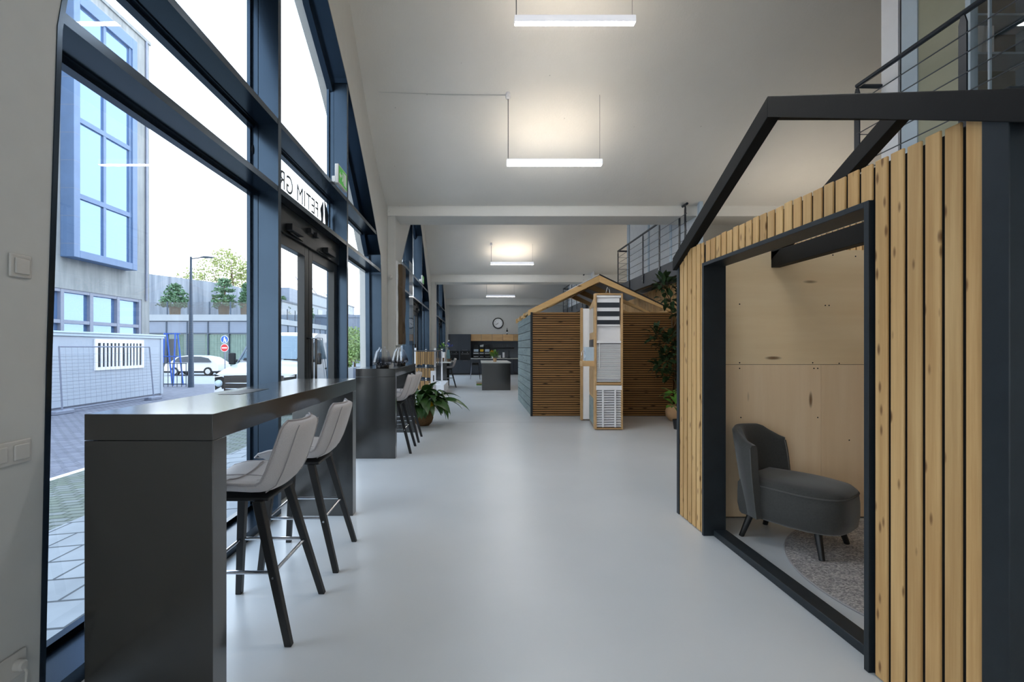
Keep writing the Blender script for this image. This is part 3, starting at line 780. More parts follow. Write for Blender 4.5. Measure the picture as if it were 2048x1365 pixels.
# ------------------------------------------------------------------ cocktail chair (local: forward = +Y)
ch = thing('cocktail_chair', 'charcoal velvet cocktail chair with black legs inside the slatted cabin', 'chair', (0,0,0))
def outline(hw, yb, yf, n=22):
    pts = []
    for k in range(n+1):
        a = -PI/2 + PI*k/n
        # rounded front
        c = math.copysign(abs(math.sin(a))**.62, math.sin(a)); s = abs(math.cos(a))**.8
        pts.append((hw*c, yf-.26 + .26*s))
    return [(-hw*.86, yb)] + pts + [(hw*.86, yb)]
def ring(hw, yb, yf, z): return [(x, y, z) for x, y in outline(hw, yb, yf)]
mb = MB(); mb.loft([ring(.235,-.25,.325,.168), ring(.25,-.26,.345,.185), ring(.262,-.27,.355,.25), ring(.262,-.27,.355,.33), ring(.255,-.27,.35,.392), ring(.252,-.27,.345,.398)])
part('seat_base', mb, M['charcoal'], ch, smooth=50)
mb = MB(); mb.loft([ring(.250,-.26,.343,.396), ring(.252,-.26,.345,.412), ring(.235,-.25,.32,.435), ring(.19,-.22,.26,.452), ring(.10,-.15,.16,.458)])
part('seat_cushion', mb, M['charcoal'], ch, smooth=70)
mb = MB(); o = ring(.255,-.20,.348,.398); mb.tube(o, .006, 6); part('piping', mb, M['charcoal_pipe'], ch)
# wrap-round back: rows from bottom to top, columns round the curve
def back(off, n=20):
    rows = []
    for v in range(9):
        t = v/8
        z = .18 + t*.57
        row = []
        for k in range(n+1):
            u = -1+2*k/n
            th = u*1.28
            w = .285 + .02*math.sin(PI*t)
            hw = w + off; dep = .23 + off
            x = hw*math.sin(th)/math.sin(1.28); y = -.06 - dep*math.cos(th) + .01 - .11*t*(1-.35*abs(u)) + (.03*t if abs(u) > .9 else 0)
            zz = z - (0.085*max(0, abs(u)-.55)/.45 + .012*u*u)*t**3
            row.append((x, y, zz))
        rows.append(row)
    return rows
outr, inr = back(.0), back(-.065)
mb = MB(); rings = []
for a, b in zip(outr, inr): rings.append(a + b[::-1])
# rounded crown
def mid(a, b, f, dz): return [(p[0]*(1-f)+q[0]*f, p[1]*(1-f)+q[1]*f, p[2]+dz) for p, q in zip(a, b)]
rings.append(mid(outr[-1], inr[-1], .22, .022) + mid(outr[-1], inr[-1], .78, .022)[::-1])
mb.loft(rings); part('backrest', mb, M['charcoal'], ch, smooth=65)
mb = MB()
for s in (0, -1):
    mb.tube([(r[s][0], r[s][1], r[s][2]) for r in outr], .005, 6)
part('piping', mb, M['charcoal_pipe'], ch)
for (x, y), (fx, fy) in (((-.17,.20),(-.225,.245)), ((.17,.20),(.225,.245)), ((-.15,-.20),(-.19,-.26)), ((.15,-.20),(.19,-.26))):
    mb = MB(); mb.tube([(fx, fy, .0125 if fy > 0 else .0), (x, y, .20)], [.017, .024], 12); part('leg', mb, M['blackwood'], ch)
ch.location = (2.203, 3.299, .0); ch.rotation_euler = (0, 0, math.atan2(-.588, -.809))
# ------------------------------------------------------------------ round woven rug
m, nt, b = newmat('grey_woven_rug'); v = coords(nt, (95, 150, 1))
vo = nd(nt, 'ShaderNodeTexVoronoi'); vo.inputs['Scale'].default_value = 1.0; nt.links.new(v, vo.inputs['Vector'])
sp = nd(nt, 'ShaderNodeSeparateColor'); nt.links.new(vo.outputs['Color'], sp.inputs[0])
col = ramp(nt, sp.outputs[0], [(0, srgb((90,86,88))), (.35, srgb((150,146,146))), (.7, srgb((196,190,186))), (1, srgb((228,222,216)))])
nt.links.new(mixc(nt, .35, col, ramp(nt, noise(nt, coords(nt, (2, 9, 1)), 1.5, 4), [(.3, srgb((110,106,108))), (.7, srgb((190,184,178)))])), b.inputs['Base Color'])
b.inputs['Roughness'].default_value = .95; bump(nt, b, vo.outputs['Distance'], .8, .006); M['rug'] = m
rg = thing('round_rug', 'round grey woven rug on the cabin floor under the chair', 'rug', (2.94, 2.64, 0))
mb = MB(); mb.lathe([(.01,0),(1.02,0),(1.025,.006),(1.02,.010),(.01,.011)], (2.94, 2.64, 0), 72); part('woven_field', mb, M['rug'], rg)
mb = MB(); mb.tube([(2.94+1.028*math.cos(2*PI*k/72), 2.64+1.028*math.sin(2*PI*k/72), .006) for k in range(73)], .006, 6, caps=False); part('bound_edge', mb, M['piping'], rg)

# ------------------------------------------------------------------ brown slatted garden house
gh = thing('timber_garden_house', 'brown horizontal-slatted garden house with timber roof frame, mid distance', 'cabin', (2.45, 10.9, 0))
GX0, GX1, GY0, GY1, GZ = 1.065, 3.88, 9.38, 12.4, 2.065
ns = 46; p = GZ/ns
for k in range(ns):
    mb = MB(); mb.box(GX0+.03, GX1, GY0, GY0+.022, k*p+.012, (k+1)*p-.004); part('front_slat', mb, M['slat_dark'], gh, smooth=0)
mb = MB(); mb.box(GX0+.02, GX1, GY0+.022, GY0+.06, 0, GZ-.01); mb.box(GX0+.02, GX0+.06, GY0+.06, GY1, 0, GZ-.01); mb.box(GX1-.04, GX1, GY0+.06, GY1, 0, GZ-.01); mb.box(GX0+.06, GX1-.04, GY1-.04, GY1, 0, GZ-.01)
part('backing', mb, M['blackgap'], gh, smooth=0)
npl = 12; q = (GZ-.02)/npl
for k in range(npl):
    mb = MB(); mb.box(GX0, GX0+.02, GY0+.05, GY1, k*q+.004, (k+1)*q-.008); part('side_plank', mb, M['greenplank'], gh, smooth=0, label='green grey stained side plank' if k == 0 else None)
mb = MB(); mb.box(GX0-.012, GX0+.03, GY0-.01, GY0+.05, 0, GZ); part('corner_post', mb, M['bluetimber'], gh, bevel=.002)
ax, az = 2.42, 2.80
for y in (GY0+.03, GY0+1.0, GY0+2.0, GY1-.05):
    for e in (GX0-.06, GX1-.02):
        mb = MB(); ez = 2.085
        mb.prism([(ax, y-.03, az), (e, y-.03, ez+.02), (e, y-.03, ez-.09 if e < 2 else ez-.02), (ax, y-.03, az-.13)], (0, .06, 0))
        part('rafter', mb, M['timber'], gh, bevel=.003)
mb = MB(); mb.box(ax-.025, ax+.025, GY0+.06, GY1, az-.14, az-.02); part('ridge_board', mb, M['timber_y'], gh, bevel=.003)
mb = MB(); mb.box(GX0-.02, GX0+.09, GY0+.06, GY1+.05, GZ-.005, GZ+.05); part('wall_plate', mb, M['timber_y'], gh, bevel=.003)
mb = MB(); mb.box(GX1-.09, GX1, GY0+.06, GY1, GZ-.005, GZ+.05); part('wall_plate', mb, M['timber_y'], gh, bevel=.003)
for e, f in ((GX0, .45), (GX1, .6)):
    mb = MB(); x1 = ax+(e-ax)*f; z1 = az+(2.085-az)*f
    mb.prism([(ax, GY0+.01, az+.012), (x1, GY0+.01, z1+.02), (x1, GY0+.01, z1+.034), (ax, GY0+.01, az+.028)], (0, GY1-GY0, 0))
    part('roof_panel', mb, M['white'], gh, smooth=0, label='white roof panel' )
mb = MB(); mb.prism([(ax, GY0-.005, az+.028), (GX1, GY0-.005, 2.125), (GX1, GY0-.005, 2.11), (ax, GY0-.005, az+.010)], (0, .03, 0)); part('roof_edge', mb, M['blackmatt'], gh, smooth=0)

M['panelgrey0'] = flat('grey_back_board', (104,106,114), .6)
# ------------------------------------------------------------------ blinds display
bd = thing('blind_display_stand', 'folding stand showing window blinds in front of the brown garden house', 'display', (2.16, 8.1, 0))
yb = 7.78; xl, xr, zt = 1.934, 2.396, 2.256
mb = MB(); mb.box(xl, xl+.028, yb, yb+.10, .012, zt); mb.box(xr-.028, xr, yb, yb+.10, .012, zt); mb.box(xl+.028, xr-.028, yb, yb+.10, zt-.025, zt); mb.box(xl+.028, xr-.028, yb, yb+.10, .012, .035); mb.box(xl+.028, xr-.028, yb+.01, yb+.08, .745, .785); mb.box(xl+.028, xr-.028, yb+.02, yb+.08, 1.455, 1.475)
part('oak_frame', mb, M['oak'], bd, bevel=.002)
mb = MB(); mb.box(xl+.028, xr-.028, yb+.07, yb+.085, .035, zt-.025); part('back_board', mb, M['panelgrey0'], bd, smooth=0)
mb = MB(); mb.box(xl+.03, xr-.03, yb+.055, yb+.069, 1.475, 1.737); part('white_panel', mb, M['white'], bd, smooth=0)
z0, z1 = 1.737, 2.20
mb = MB(); mb.cyl((xl+.03, yb+.03, 2.205), (xr-.03, yb+.03, 2.205), .024, n=16); mb.box(xl+.04, xr-.05, yb+.03, yb+.034, z0, z1); mb.box(xl+.036, xr-.046, yb+.024, yb+.042, z0-.018, z0+.006); zb = part('zebra_blind', mb, M['white'], bd)
for k in range(3):
    zc = 2.065-k*.145; mb = MB(); mb.box(xl+.042, xr-.052, yb+.027, yb+.0295, zc-.042, zc+.042); part('dark_band', mb, M['kitchen'], zb, smooth=0)
mb = MB(); mb.box(xl+.042, xr-.052, yb+.026, yb+.0295, z0+.012, z0+.03); part('dark_band', mb, M['kitchen'], zb, smooth=0)
mb = MB(); mb.box(xl+.03, xr-.03, yb+.005, yb+.045, 1.435, 1.475); vb = part('venetian_blind', mb, M['white'], bd, smooth=0)
for k in range(27):
    z = .84+k*.022; mb = MB(); mb.beam((xl+.032, yb+.028, z), (xr-.032, yb+.028, z), .0215, .002, up=(0,-1,.95)); part('blind_slat', mb, M['white'], vb, smooth=0)
mb = MB(); mb.box(xl+.032, xr-.032, yb+.015, yb+.04, .80, .818); part('bottom_rail', mb, M['white'], vb, smooth=0)
mb = MB(); mb.cyl((xl+.075, yb+.004, 1.43), (xl+.075, yb+.004, 1.02), .005, n=6); part('wand', mb, M['white'], vb)
mb = MB(); mb.box(xl+.02, xr-.02, yb-.004, yb+.05, .66, .735); wb = part('wide_slat_blind', mb, M['white'], bd, bevel=.002)
for k in range(15):
    z = .07+k*.0405; mb = MB(); mb.beam((xl+.026, yb+.024, z), (xr-.026, yb+.024, z), .042, .004, up=(0,-1,1.3)); part('blind_slat', mb, M['white'], wb, smooth=0)
for x in (xl+.13, xr-.13):
    mb = MB(); mb.box(x-.014, x+.014, yb-.006, yb-.003, .05, .66); part('ladder_tape', mb, M['white'], wb, smooth=0)
# oblique middle leaf and rear leaf
mb = MB(); a = Vector((1.95, yb+.09, 0)); c = Vector((2.08, 8.78, 0)); mb.prism([(a.x, a.y, .03), (c.x, c.y, .03), (c.x, c.y, 2.10), (a.x, a.y, 2.22)], (.03, .004, 0)); ml = part('middle_leaf', mb, M['oak'], bd, smooth=0)
for i, (f0, f1, zz0, zz1, mt) in enumerate(((.12,.92,1.62,2.05,'glass'), (.12,.92,1.20,1.5,'kitchen'), (.1,.9,.55,.98,'oak'), (.1,.9,.06,.50,'greenplank'))):
    p0 = a.lerp(c, f0); p1 = a.lerp(c, f1); mb = MB(); mb.prism([(p0.x-.012, p0.y, zz0), (p1.x-.012, p1.y, zz0), (p1.x-.012, p1.y, zz1), (p0.x-.012, p0.y, zz1)], (.008, 0, 0)); part('sample_panel', mb, M[mt], ml, smooth=0)
mb = MB(); mb.box(1.965, 2.11, 8.80, 8.86, .03, 2.09); rl = part('rear_leaf', mb, M['white'], bd, smooth=0)
mb = MB(); mb.box(1.925, 1.962, 8.79, 8.87, .012, 2.10); mb.box(2.11, 2.125, 8.79, 8.87, .012, 2.10); part('leaf_edge', mb, M['oak'], rl, bevel=.002)
mb = MB(); mb.box(1.735, 1.948, 7.84, 8.02, 1.05, 1.14); part('oak_shelf', mb, M['oak'], bd, bevel=.003)
bx = thing('brochure_holder', 'clear brochure holder on the little oak shelf of the blinds stand', 'holder', (1.85, 7.93, 1.14))
mb = MB(); mb.box(1.80, 1.95, 7.85, 8.0, 1.141, 1.37); part('tray', mb, M['paleframe'], bx, smooth=0)
mb = MB(); mb.tube([(1.76+.03*math.cos(k*.5), 7.86, 1.24+.07*math.sin(k*.5)) for k in range(13)], .004, 6); part('wire_loop', mb, M['steel'], bx)
mb = MB(); mb.tube([(2.545, 9.36, 2.45), (2.57, 9.34, 2.56), (2.61, 9.34, 2.50), (2.63, 9.345, 2.2), (2.62, 9.345, 2.02)], .006, 6)
part('cord', mb, M['white'], gh, label='white looped cord')

# ------------------------------------------------------------------ plants
def foliage(mb, c, r, n, L, W, up=.2, droop=.5, rz=None):
    for _ in range(n):
        th = R.uniform(0, 2*PI); ph = R.uniform(-.6, 1.2)
        d = Vector((math.cos(th)*math.cos(ph), math.sin(th)*math.cos(ph), math.sin(ph)))
        q = Vector(c) + Vector((d.x*r*R.random(), d.y*r*R.random(), d.z*(rz or r)*R.random()))
        dd = (d + Vector((0,0,up))).normalized()
        mb.leaf(q, dd, L*R.uniform(.7, 1.2), W*R.uniform(.7, 1.2), droop, 4, R.uniform(-.6, .6))
# big peace lily in a coir pot
pl = thing('potted_peace_lily', 'large drooping dark-leaved plant in a brown coir pot beside the second counter', 'plant', (-.96, 8.62-.35, 0))
px, py = -.95, 8.28
mb = MB(); mb.lathe([(.03,0),(.10,.0),(.15,.05),(.178,.13),(.175,.20),(.15,.27),(.125,.31),(.115,.30),(.03,.27)], (px, py, 0), 32); part('coir_pot', mb, M['pot'], pl, smooth=60)
mb = MB(); st_ = MB()
for k in range(64):
    th = R.uniform(0, 2*PI); e = R.uniform(.15, 1.3)
    d = Vector((math.cos(th)*math.cos(e), math.sin(th)*math.cos(e), math.sin(e)))
    b0 = Vector((px, py, .28)); l = R.uniform(.14, .26); tip = b0 + d*l
    st_.tube([b0, b0+d*l*.5, tip], [.006,.005,.004], 5)
    mb.leaf(tip, d, R.uniform(.34, .46), R.uniform(.14, .19), R.uniform(1.8, 3.2), 7, R.uniform(-.35, .35))
for d, l, rl in (((.95,-.15,.45), .70, .25), ((.8,.3,.35), .58, .2), ((.6,-.5,.30), .5, .3), ((.85,.1,.7), .55, -.2)):
    d = Vector(d).normalized(); b0 = Vector((px, py, .29)); tip = b0 + d*.22; st_.tube([b0, tip], [.006, .004], 5)
    mb.leaf(tip, d, l, .20, 1.5, 8, rl)
part('leaves', mb, M['leaf'], pl, smooth=60, norm=False); part('stalks', st_, M['leaf2'], pl)
mb = MB(); mb.leaf((px+.05, py-.15, .42), (.35,-.5,.15), .34, .11, 1.9, 6); part('yellow_leaf', mb, M['leafyellow'], pl, smooth=60, norm=False, label='single yellowed leaf hanging over the pot')
# tall ficus at the garden house
fc = thing('potted_ficus', 'tall dark ficus in a round pot at the right end of the garden house', 'plant', (3.64, 8.75, 0))
mb = MB(); mb.lathe([(.03,0),(.12,0),(.19,.09),(.20,.18),(.16,.29),(.14,.28),(.03,.26)], (3.70, 8.78, 0), 28); part('pot', mb, M['terracotta'], fc, smooth=60)
mb = MB(); mb.tube([(3.70,8.78,.26),(3.66,8.75,.9),(3.60,8.72,1.6),(3.56,8.72,2.3),(3.52,8.7,2.55)], [.018,.015,.012,.009,.005], 8)
for a, c in (((3.66,8.75,.9),(3.42,8.6,1.25)), ((3.62,8.73,1.3),(3.30,8.6,1.52)), ((3.60,8.72,1.7),(3.72,8.6,2.1)), ((3.57,8.72,2.2),(3.36,8.6,2.5))): mb.tube([a, c], [.009, .004], 6)
part('trunk', mb, M['stem'], fc)
mb = MB()
for c, r, n in (((3.40,8.62,2.50),.24,40), ((3.52,8.66,2.25),.22,34), ((3.62,8.6,2.0),.14,14), ((3.26,8.6,1.55),.17,26), ((3.48,8.62,1.42),.22,34), ((3.44,8.6,1.12),.2,40), ((3.30,8.6,.98),.13,20), ((3.60,8.62,1.25),.18,24), ((3.5,8.62,.85),.14,18)): foliage(mb, c, r, int(n*1.15), .18, .08, .1, .9)
part('leaves', mb, M['leaf_ficus'], fc, smooth=60, norm=False)
f2 = thing('potted_shrub', 'low bright green leafy plant beside the ficus, half behind the slatted cabin', 'plant', (3.32, 7.85, 0))
mb = MB(); mb.lathe([(.02,0),(.08,0),(.10,.16),(.085,.16),(.02,.13)], (3.36, 7.88, 0), 20); part('pot', mb, M['blackmatt'], f2, smooth=50)
mb = MB(); foliage(mb, (3.30, 7.86, .38), .12, 20, .17, .075, .25, .8); foliage(mb, (3.27, 7.86, .62), .09, 14, .17, .075, .25, .8); part('leaves', mb, M['leaf2'], f2, smooth=60, norm=False)
mb = MB(); mb.tube([(3.36,7.88,.14),(3.33,7.87,.4),(3.30,7.86,.68)], .008, 6); part('stem', mb, M['stem'], f2)

# ------------------------------------------------------------------ sample displays along the windows
wc = thing('wall_display_case', 'tall clear display case with a rough brown slab on the nearest pilaster', 'display', (-1.35, 9.05, 1.38))
mb = MB(); mb.box(-1.458, -1.43, 8.45, 8.97, 1.40, 2.92); part('white_back_panel', mb, M['white'], wc, smooth=0)
mb = MB()
for (a, c) in (((-1.43,8.44),(-1.22,8.44)), ((-1.22,8.44),(-1.22,8.98)), ((-1.22,8.98),(-1.43,8.98))):
    mb.poly([(a[0],a[1],1.40),(c[0],c[1],1.40),(c[0],c[1],2.92),(a[0],a[1],2.92)])
mb.poly([(-1.43,8.44,2.92),(-1.22,8.44,2.92),(-1.22,8.98,2.92),(-1.43,8.98,2.92)])
part('clear_cover', mb, M['glass'], wc, smooth=0)
sl_ = thing('wood_slab', 'rough brown waney-edged wooden slab inside the clear case', 'slab', (-1.37, 8.7, 1.42))
mb = MB(); pts = []
for k in range(15): pts.append((-1.425, 8.50+.03*math.sin(k*1.7)*(.5), 1.42+k*.103))
for k in range(15): pts.append((-1.425, 8.86+.05*math.sin(k*1.1), 1.42+(14-k)*.103))
mb.prism(pts, (.075, 0, 0)); part('slab_body', mb, M['driftwood'], sl_, bevel=.01)
mb = MB(); mb.sph((-1.345, 8.6, 1.72), .03, .06, .11); part('knot', mb, M['stem'], sl_)
# low white plinths
for x0, x1, y0, y1, z, l in ((-1.45,-.93,10.2,12.2,.20,'low white display plinth just beyond the peace lily'), (-1.45,-.95,13.4,15.4,.30,'white display plinth farther back under the sample racks')):
    t = thing('display_plinth', l, 'plinth', ((x0+x1)/2, (y0+y1)/2, 0))
    mb = MB(); mb.box(x0, x1, y0, y1, .02, z); part('plinth_body', mb, M['white'], t, bevel=.006)
    mb = MB(); mb.box(x0+.03, x1-.03, y0+.03, y1-.03, 0, .02); part('recessed_base', mb, M['blackmatt'], t, smooth=0)
# racks of hanging wood samples
rk = thing('sample_rack', 'white rack frame holding hanging timber samples by the middle window', 'rack', (-1.2, 10.95, .2))
mb = MB()
for x in (-1.44, -.985):
    mb.box(x-.02, x+.02, 10.93, 10.97, .20, 1.36)
part('white_post', mb, M['white'], rk, smooth=0)
mb = MB(); mb.box(-1.46, -.965, 10.90, 11.0, 1.28, 1.30); mb.box(-1.46, -.965, 10.90, 11.0, .90, .915); mb.box(-1.46, -.965, 10.90, 11.0, .62, .635); part('rail', mb, M['steel'], rk, smooth=0)
mb = MB(); mb.box(-1.46, -.965, 10.88, 11.02, 1.36, 1.365); part('glass_top', mb, M['glass'], rk, smooth=0)
for r, (zb_, zt_, nn) in enumerate(((.95,1.27,8), (.65,.89,6), (.25,.6,4))):
    for k in range(nn):
        x = -1.42+k*(.42/nn); w = .40/nn
        mb = MB(); mb.box(x, x+w*.88, 10.865+.01*(k % 3), 10.893+.01*(k % 3), zb_+R.uniform(0, .04), zt_)
        t = single('wood_sample', mb, M['woodsample'], 'brown timber sample board hanging in the %s row of the white rack' % ('top', 'middle', 'bottom')[r], 'sample', ('top', 'middle', 'bottom')[r]+' row of timber samples', smooth=0)
# rack of dark and metal samples behind
rk = thing('sample_rack', 'second white rack with dark and metallic samples, farther back', 'rack', (-1.2, 13.0, 0))
mb = MB(); mb.box(-1.44, -1.40, 12.98, 13.02, 0, 1.33); mb.box(-1.0, -.96, 12.98, 13.02, 0, 1.33); part('white_post', mb, M['white'], rk, smooth=0)
mb = MB(); mb.box(-1.44, -.96, 12.97, 13.03, 1.27, 1.30); part('rail', mb, M['steel'], rk, smooth=0)
for k in range(7):
    x = -1.38+k*.055
    mb = MB(); mb.box(x, x+.035, 12.93, 12.965, .88, 1.26)
    single('rail_sample', mb, M['steel'] if k % 2 else M['kitchen'], 'slim metal or dark sample bar hanging on the second rack', 'sample', 'sample bars on the second rack', smooth=0)
ps = thing('price_sign', 'small white card with a black mark on a stand among the samples', 'sign', (-1.02, 10.7, .2))
mb = MB(); mb.box(-1.06, -.94, 10.69, 10.70, .52, .84); part('card', mb, M['white'], ps, smooth=0)
mb = MB(); mb.box(-1.005, -.985, 10.687, 10.69, .60, .74); part('printed_mark', mb, M['black'], ps, smooth=0)
mb = MB(); mb.box(-1.01, -.99, 10.70, 10.72, .20, .6); part('stand', mb, M['white'], ps, smooth=0)
# table with flowers
tb = thing('high_table', 'pale-topped high table with dark panel legs by the rear window', 'table', (-1.2, 16.3, 0))
mb = MB(); mb.box(-1.55, -.88, 15.6, 17.2, .86, .90); part('table_top', mb, M['worktop'], tb, bevel=.004)
for a in (15.65, 17.1):
    mb = MB(); mb.box(-1.5, -1.02, a, a+.05, 0, .86); part('leg_panel', mb, M['counter'], tb, smooth=0)
t = thing('woven_tray', 'woven brown basket tray on the pale high table', 'basket', (-1.28, 15.8, .90))
mb = MB(); mb.lathe([(.02,0),(.15,0),(.17,.13),(.155,.13),(.14,.02),(.02,.02)], (-1.28, 15.8, .9), 20); part('basket', mb, M['pot'], t)
t = thing('flower_pot', 'white pot of green and white flowers on the pale high table', 'plant', (-1.16, 16.15, .90))
mb = MB(); mb.lathe([(.02,0),(.06,0),(.075,.32),(.06,.32),(.02,.28)], (-1.16, 16.15, .9), 18); part('white_pot', mb, M['white'], t)
mb = MB(); foliage(mb, (-1.16, 16.15, 1.36), .16, 34, .14, .045, .5, .6); part('leaves', mb, M['leaf2'], t, smooth=60, norm=False)
mb = MB()
for k in range(7): mb.sph((-1.16+R.uniform(-.15,.2), 16.15+R.uniform(-.1,.1), 1.50+R.uniform(-.1,.15)), .022, n=6, m=4)
part('blossoms', mb, M['white'], t)
t = thing('blue_vase', 'tall blue-green vase with blue flowers beside the white flower pot', 'vase', (-1.03, 16.65, .90))
mb = MB(); mb.lathe([(.02,0),(.05,0),(.07,.15),(.05,.34),(.055,.4),(.04,.4),(.02,.3)], (-1.03, 16.65, .9), 18); part('vase_body', mb, flat('blue_green_glaze', (108,148,156), .3), t)
mb = MB(); foliage(mb, (-1.01, 16.65, 1.40), .13, 30, .09, .045, .6, .4); part('blue_flowers', mb, flat('blue_petals', (78,92,170), .7), t, smooth=60, norm=False)
t = thing('dark_bowl', 'small dark bowl at the front of the pale high table', 'bowl', (-.95, 15.75, .9))
mb = MB(); mb.lathe([(.01,0),(.05,0),(.085,.10),(.075,.10),(.04,.015),(.01,.015)], (-.95, 15.75, .9), 18); part('bowl_body', mb, M['driftwood'], t)

# ------------------------------------------------------------------ kitchen at the far end
KY = 24.1
tc = thing('tall_kitchen_cabinet', 'tall dark kitchen cabinet with two built-in ovens', 'cabinet', (-.92, KY+.3, 0))
mb = MB(); mb.box(-1.49, -.35, KY, KY+.62, .06, 2.07); part('carcass', mb, M['kitchen'], tc, smooth=0)
mb = MB(); mb.box(-1.47, -.37, KY+.04, KY+.6, 0, .06); part('plinth', mb, M['black'], tc, smooth=0)
for k, (a, c) in enumerate(((-1.485,-.922), (-.918,-.355))):
    mb = MB(); mb.box(a, c, KY-.02, KY, 1.24, 2.065); d = part('upper_door', mb, M['kitchen'], tc, bevel=.002)
    mb = MB(); mb.box(a+.15, c-.15, KY-.045, KY-.02, 1.255, 1.268); part('bar_handle', mb, M['steel'], d, smooth=0)
    mb = MB(); mb.box(a, c, KY-.02, KY, .08, .73); d = part('lower_door', mb, M['kitchen'], tc, bevel=.002)
    mb = MB(); mb.box(a+.15, c-.15, KY-.045, KY-.02, .705, .718); part('bar_handle', mb, M['steel'], d, smooth=0)
    ov = thing('oven', 'black built-in oven, %s of the two in the tall cabinet' % ('left' , 'right')[k], 'oven', ((a+c)/2, KY-.03, .76))
    mb = MB(); mb.box(a+.03, c-.03, KY-.035, KY-.001, .76, 1.21); part('oven_front', mb, M['black'], ov, bevel=.003)
    mb = MB(); mb.box(a+.07, c-.07, KY-.06, KY-.05, 1.055, 1.072); mb.box(a+.08, a+.09, KY-.05, KY-.035, 1.055, 1.07); mb.box(c-.09, c-.08, KY-.05, KY-.035, 1.055, 1.07); part('oven_handle', mb, M['steel'], ov, smooth=0)
    for x in (a+.16, c-.16):
        mb = MB(); mb.cyl((x, KY-.035, 1.14), (x, KY-.055, 1.14), .022, n=12); part('oven_knob', mb, M['steel'], ov)
uc0 = -.345
for k in range(5):
    t = thing('wall_cabinet', 'oak-fronted kitchen wall cabinet, %s from the tall unit' % ('first','second','third','fourth','fifth')[k], 'cabinet', (uc0+.27, KY+.4, 1.72), 'oak wall cabinets')
    mb = MB(); mb.box(uc0, uc0+.545, KY+.18, KY+.62, 1.72, 2.07); part('carcass', mb, M['kitchen'], t, smooth=0)
    mb = MB(); mb.box(uc0+.004, uc0+.541, KY+.16, KY+.18, 1.725, 2.065); part('oak_door', mb, M['oak'], t, bevel=.002)
    uc0 += .55
for k in range(5):
    a = -.345+k*.55
    t = thing('base_cabinet', 'dark kitchen base cabinet under the worktop, %s from the ovens' % ('first','second','third','fourth','fifth')[k], 'cabinet', (a+.27, KY+.3, 0), 'kitchen base cabinets')
    mb = MB(); mb.box(a, a+.545, KY+.02, KY+.6, .06, .80); mb.box(a, a+.545, KY+.06, KY+.6, 0, .06); part('carcass', mb, M['kitchen'], t, smooth=0)
    mb = MB(); mb.box(a+.004, a+.541, KY, KY+.02, .08, .79); d = part('door', mb, M['kitchen'], t, bevel=.002)
    mb = MB(); mb.box(a+.18, a+.36, KY-.022, KY, .755, .766); part('bar_handle', mb, M['steel'], d, smooth=0)
mb = MB(); mb.box(-.345, 2.42, KY-.02, KY+.62, .801, .84); single('kitchen_worktop', mb, M['worktop'], 'pale continuous worktop along the end wall', 'worktop', bevel=.003)
mb = MB(); mb.box(-.345, 2.42, KY+.63, KY+.655, .84, 1.72); struct(part('trim_50', mb, flat('grey_splashback', (92,98,106), .6), smooth=0), 'grey kitchen splashback', 'splashback')
def coffee(x, w, label, silver=False):
    t = thing('coffee_machine', label, 'coffee machine', (x+w/2, KY+.3, .84))
    mb = MB(); mb.box(x, x+w, KY+.15, KY+.5, .84, 1.12); mb.box(x+.01, x+w-.01, KY+.25, KY+.5, 1.12, 1.42); part('machine_body', mb, M['black'], t, bevel=.008)
    mb = MB(); mb.box(x+.01, x+w-.01, KY+.13, KY+.16, 1.06, 1.12); mb.box(x+.03, x+w-.03, KY+.12, KY+.15, .90, .94); part('steel_trim', mb, M['steel'], t, smooth=0)
    mb = MB(); mb.box(x+.03, x+w-.03, KY+.245, KY+.25, 1.17, 1.30); part('display', mb, M['paleframe'] if not silver else M['leafyellow'], t, smooth=0)
    mb = MB(); mb.prism([(x+.04, KY+.28, 1.42), (x+w-.04, KY+.28, 1.42), (x+w-.02, KY+.28, 1.55), (x+.02, KY+.28, 1.50)], (0, .15, 0)); part('bean_hopper', mb, M['steel'] if silver else M['black'], t, smooth=0)
coffee(-.225, .30, 'black coffee machine, left of the row on the worktop')
coffee(.10, .24, 'coffee machine with bright front panel, in the middle of the row', True)
coffee(.355, .29, 'black coffee machine, right of the row on the worktop')
sh = thing('glass_shelf', 'dark wall shelf carrying drinking glasses above the worktop', 'shelf', (1.3, KY+.5, 1.35))
mb = MB(); mb.box(.77, 1.9, KY+.38, KY+.625, 1.35, 1.385); part('shelf_board', mb, M['black'], sh, smooth=0)
for k in range(9):
    x = .85+k*.115
    mb = MB(); mb.lathe([(.028,0),(.034,.17)], (x, KY+.5, 1.3855), 12); single('drinking_glass', mb, M['glass'], 'clear tumbler in the row on the dark shelf', 'glass', 'tumblers on the kitchen shelf')
t = thing('paper_towel_roll', 'white paper towel roll on a stand on the worktop', 'paper roll', (1.35, KY+.3, .84))
mb = MB(); mb.lathe([(.06,.02),(.06,.30),(.015,.30)], (1.35, KY+.3, .84), 18); part('roll', mb, M['white'], t)
mb = MB(); mb.lathe([(.07,0),(.07,.015),(.008,.02),(.008,.36)], (1.35, KY+.3, .84), 14); part('stand', mb, M['black'], t)
t = thing('kitchen_tap', 'black kitchen tap on the worktop', 'tap', (1.62, KY+.3, .84))
mb = MB(); mb.tube([(1.62,KY+.35,.84),(1.62,KY+.35,1.15),(1.62,KY+.28,1.22),(1.62,KY+.18,1.18)], .014, 8); part('spout', mb, M['black'], t)
mb = MB(); mb.lathe([(.10,0),(.10,.02),(.03,.03)], (1.62, KY+.35, .84), 14); part('base_ring', mb, M['black'], t)
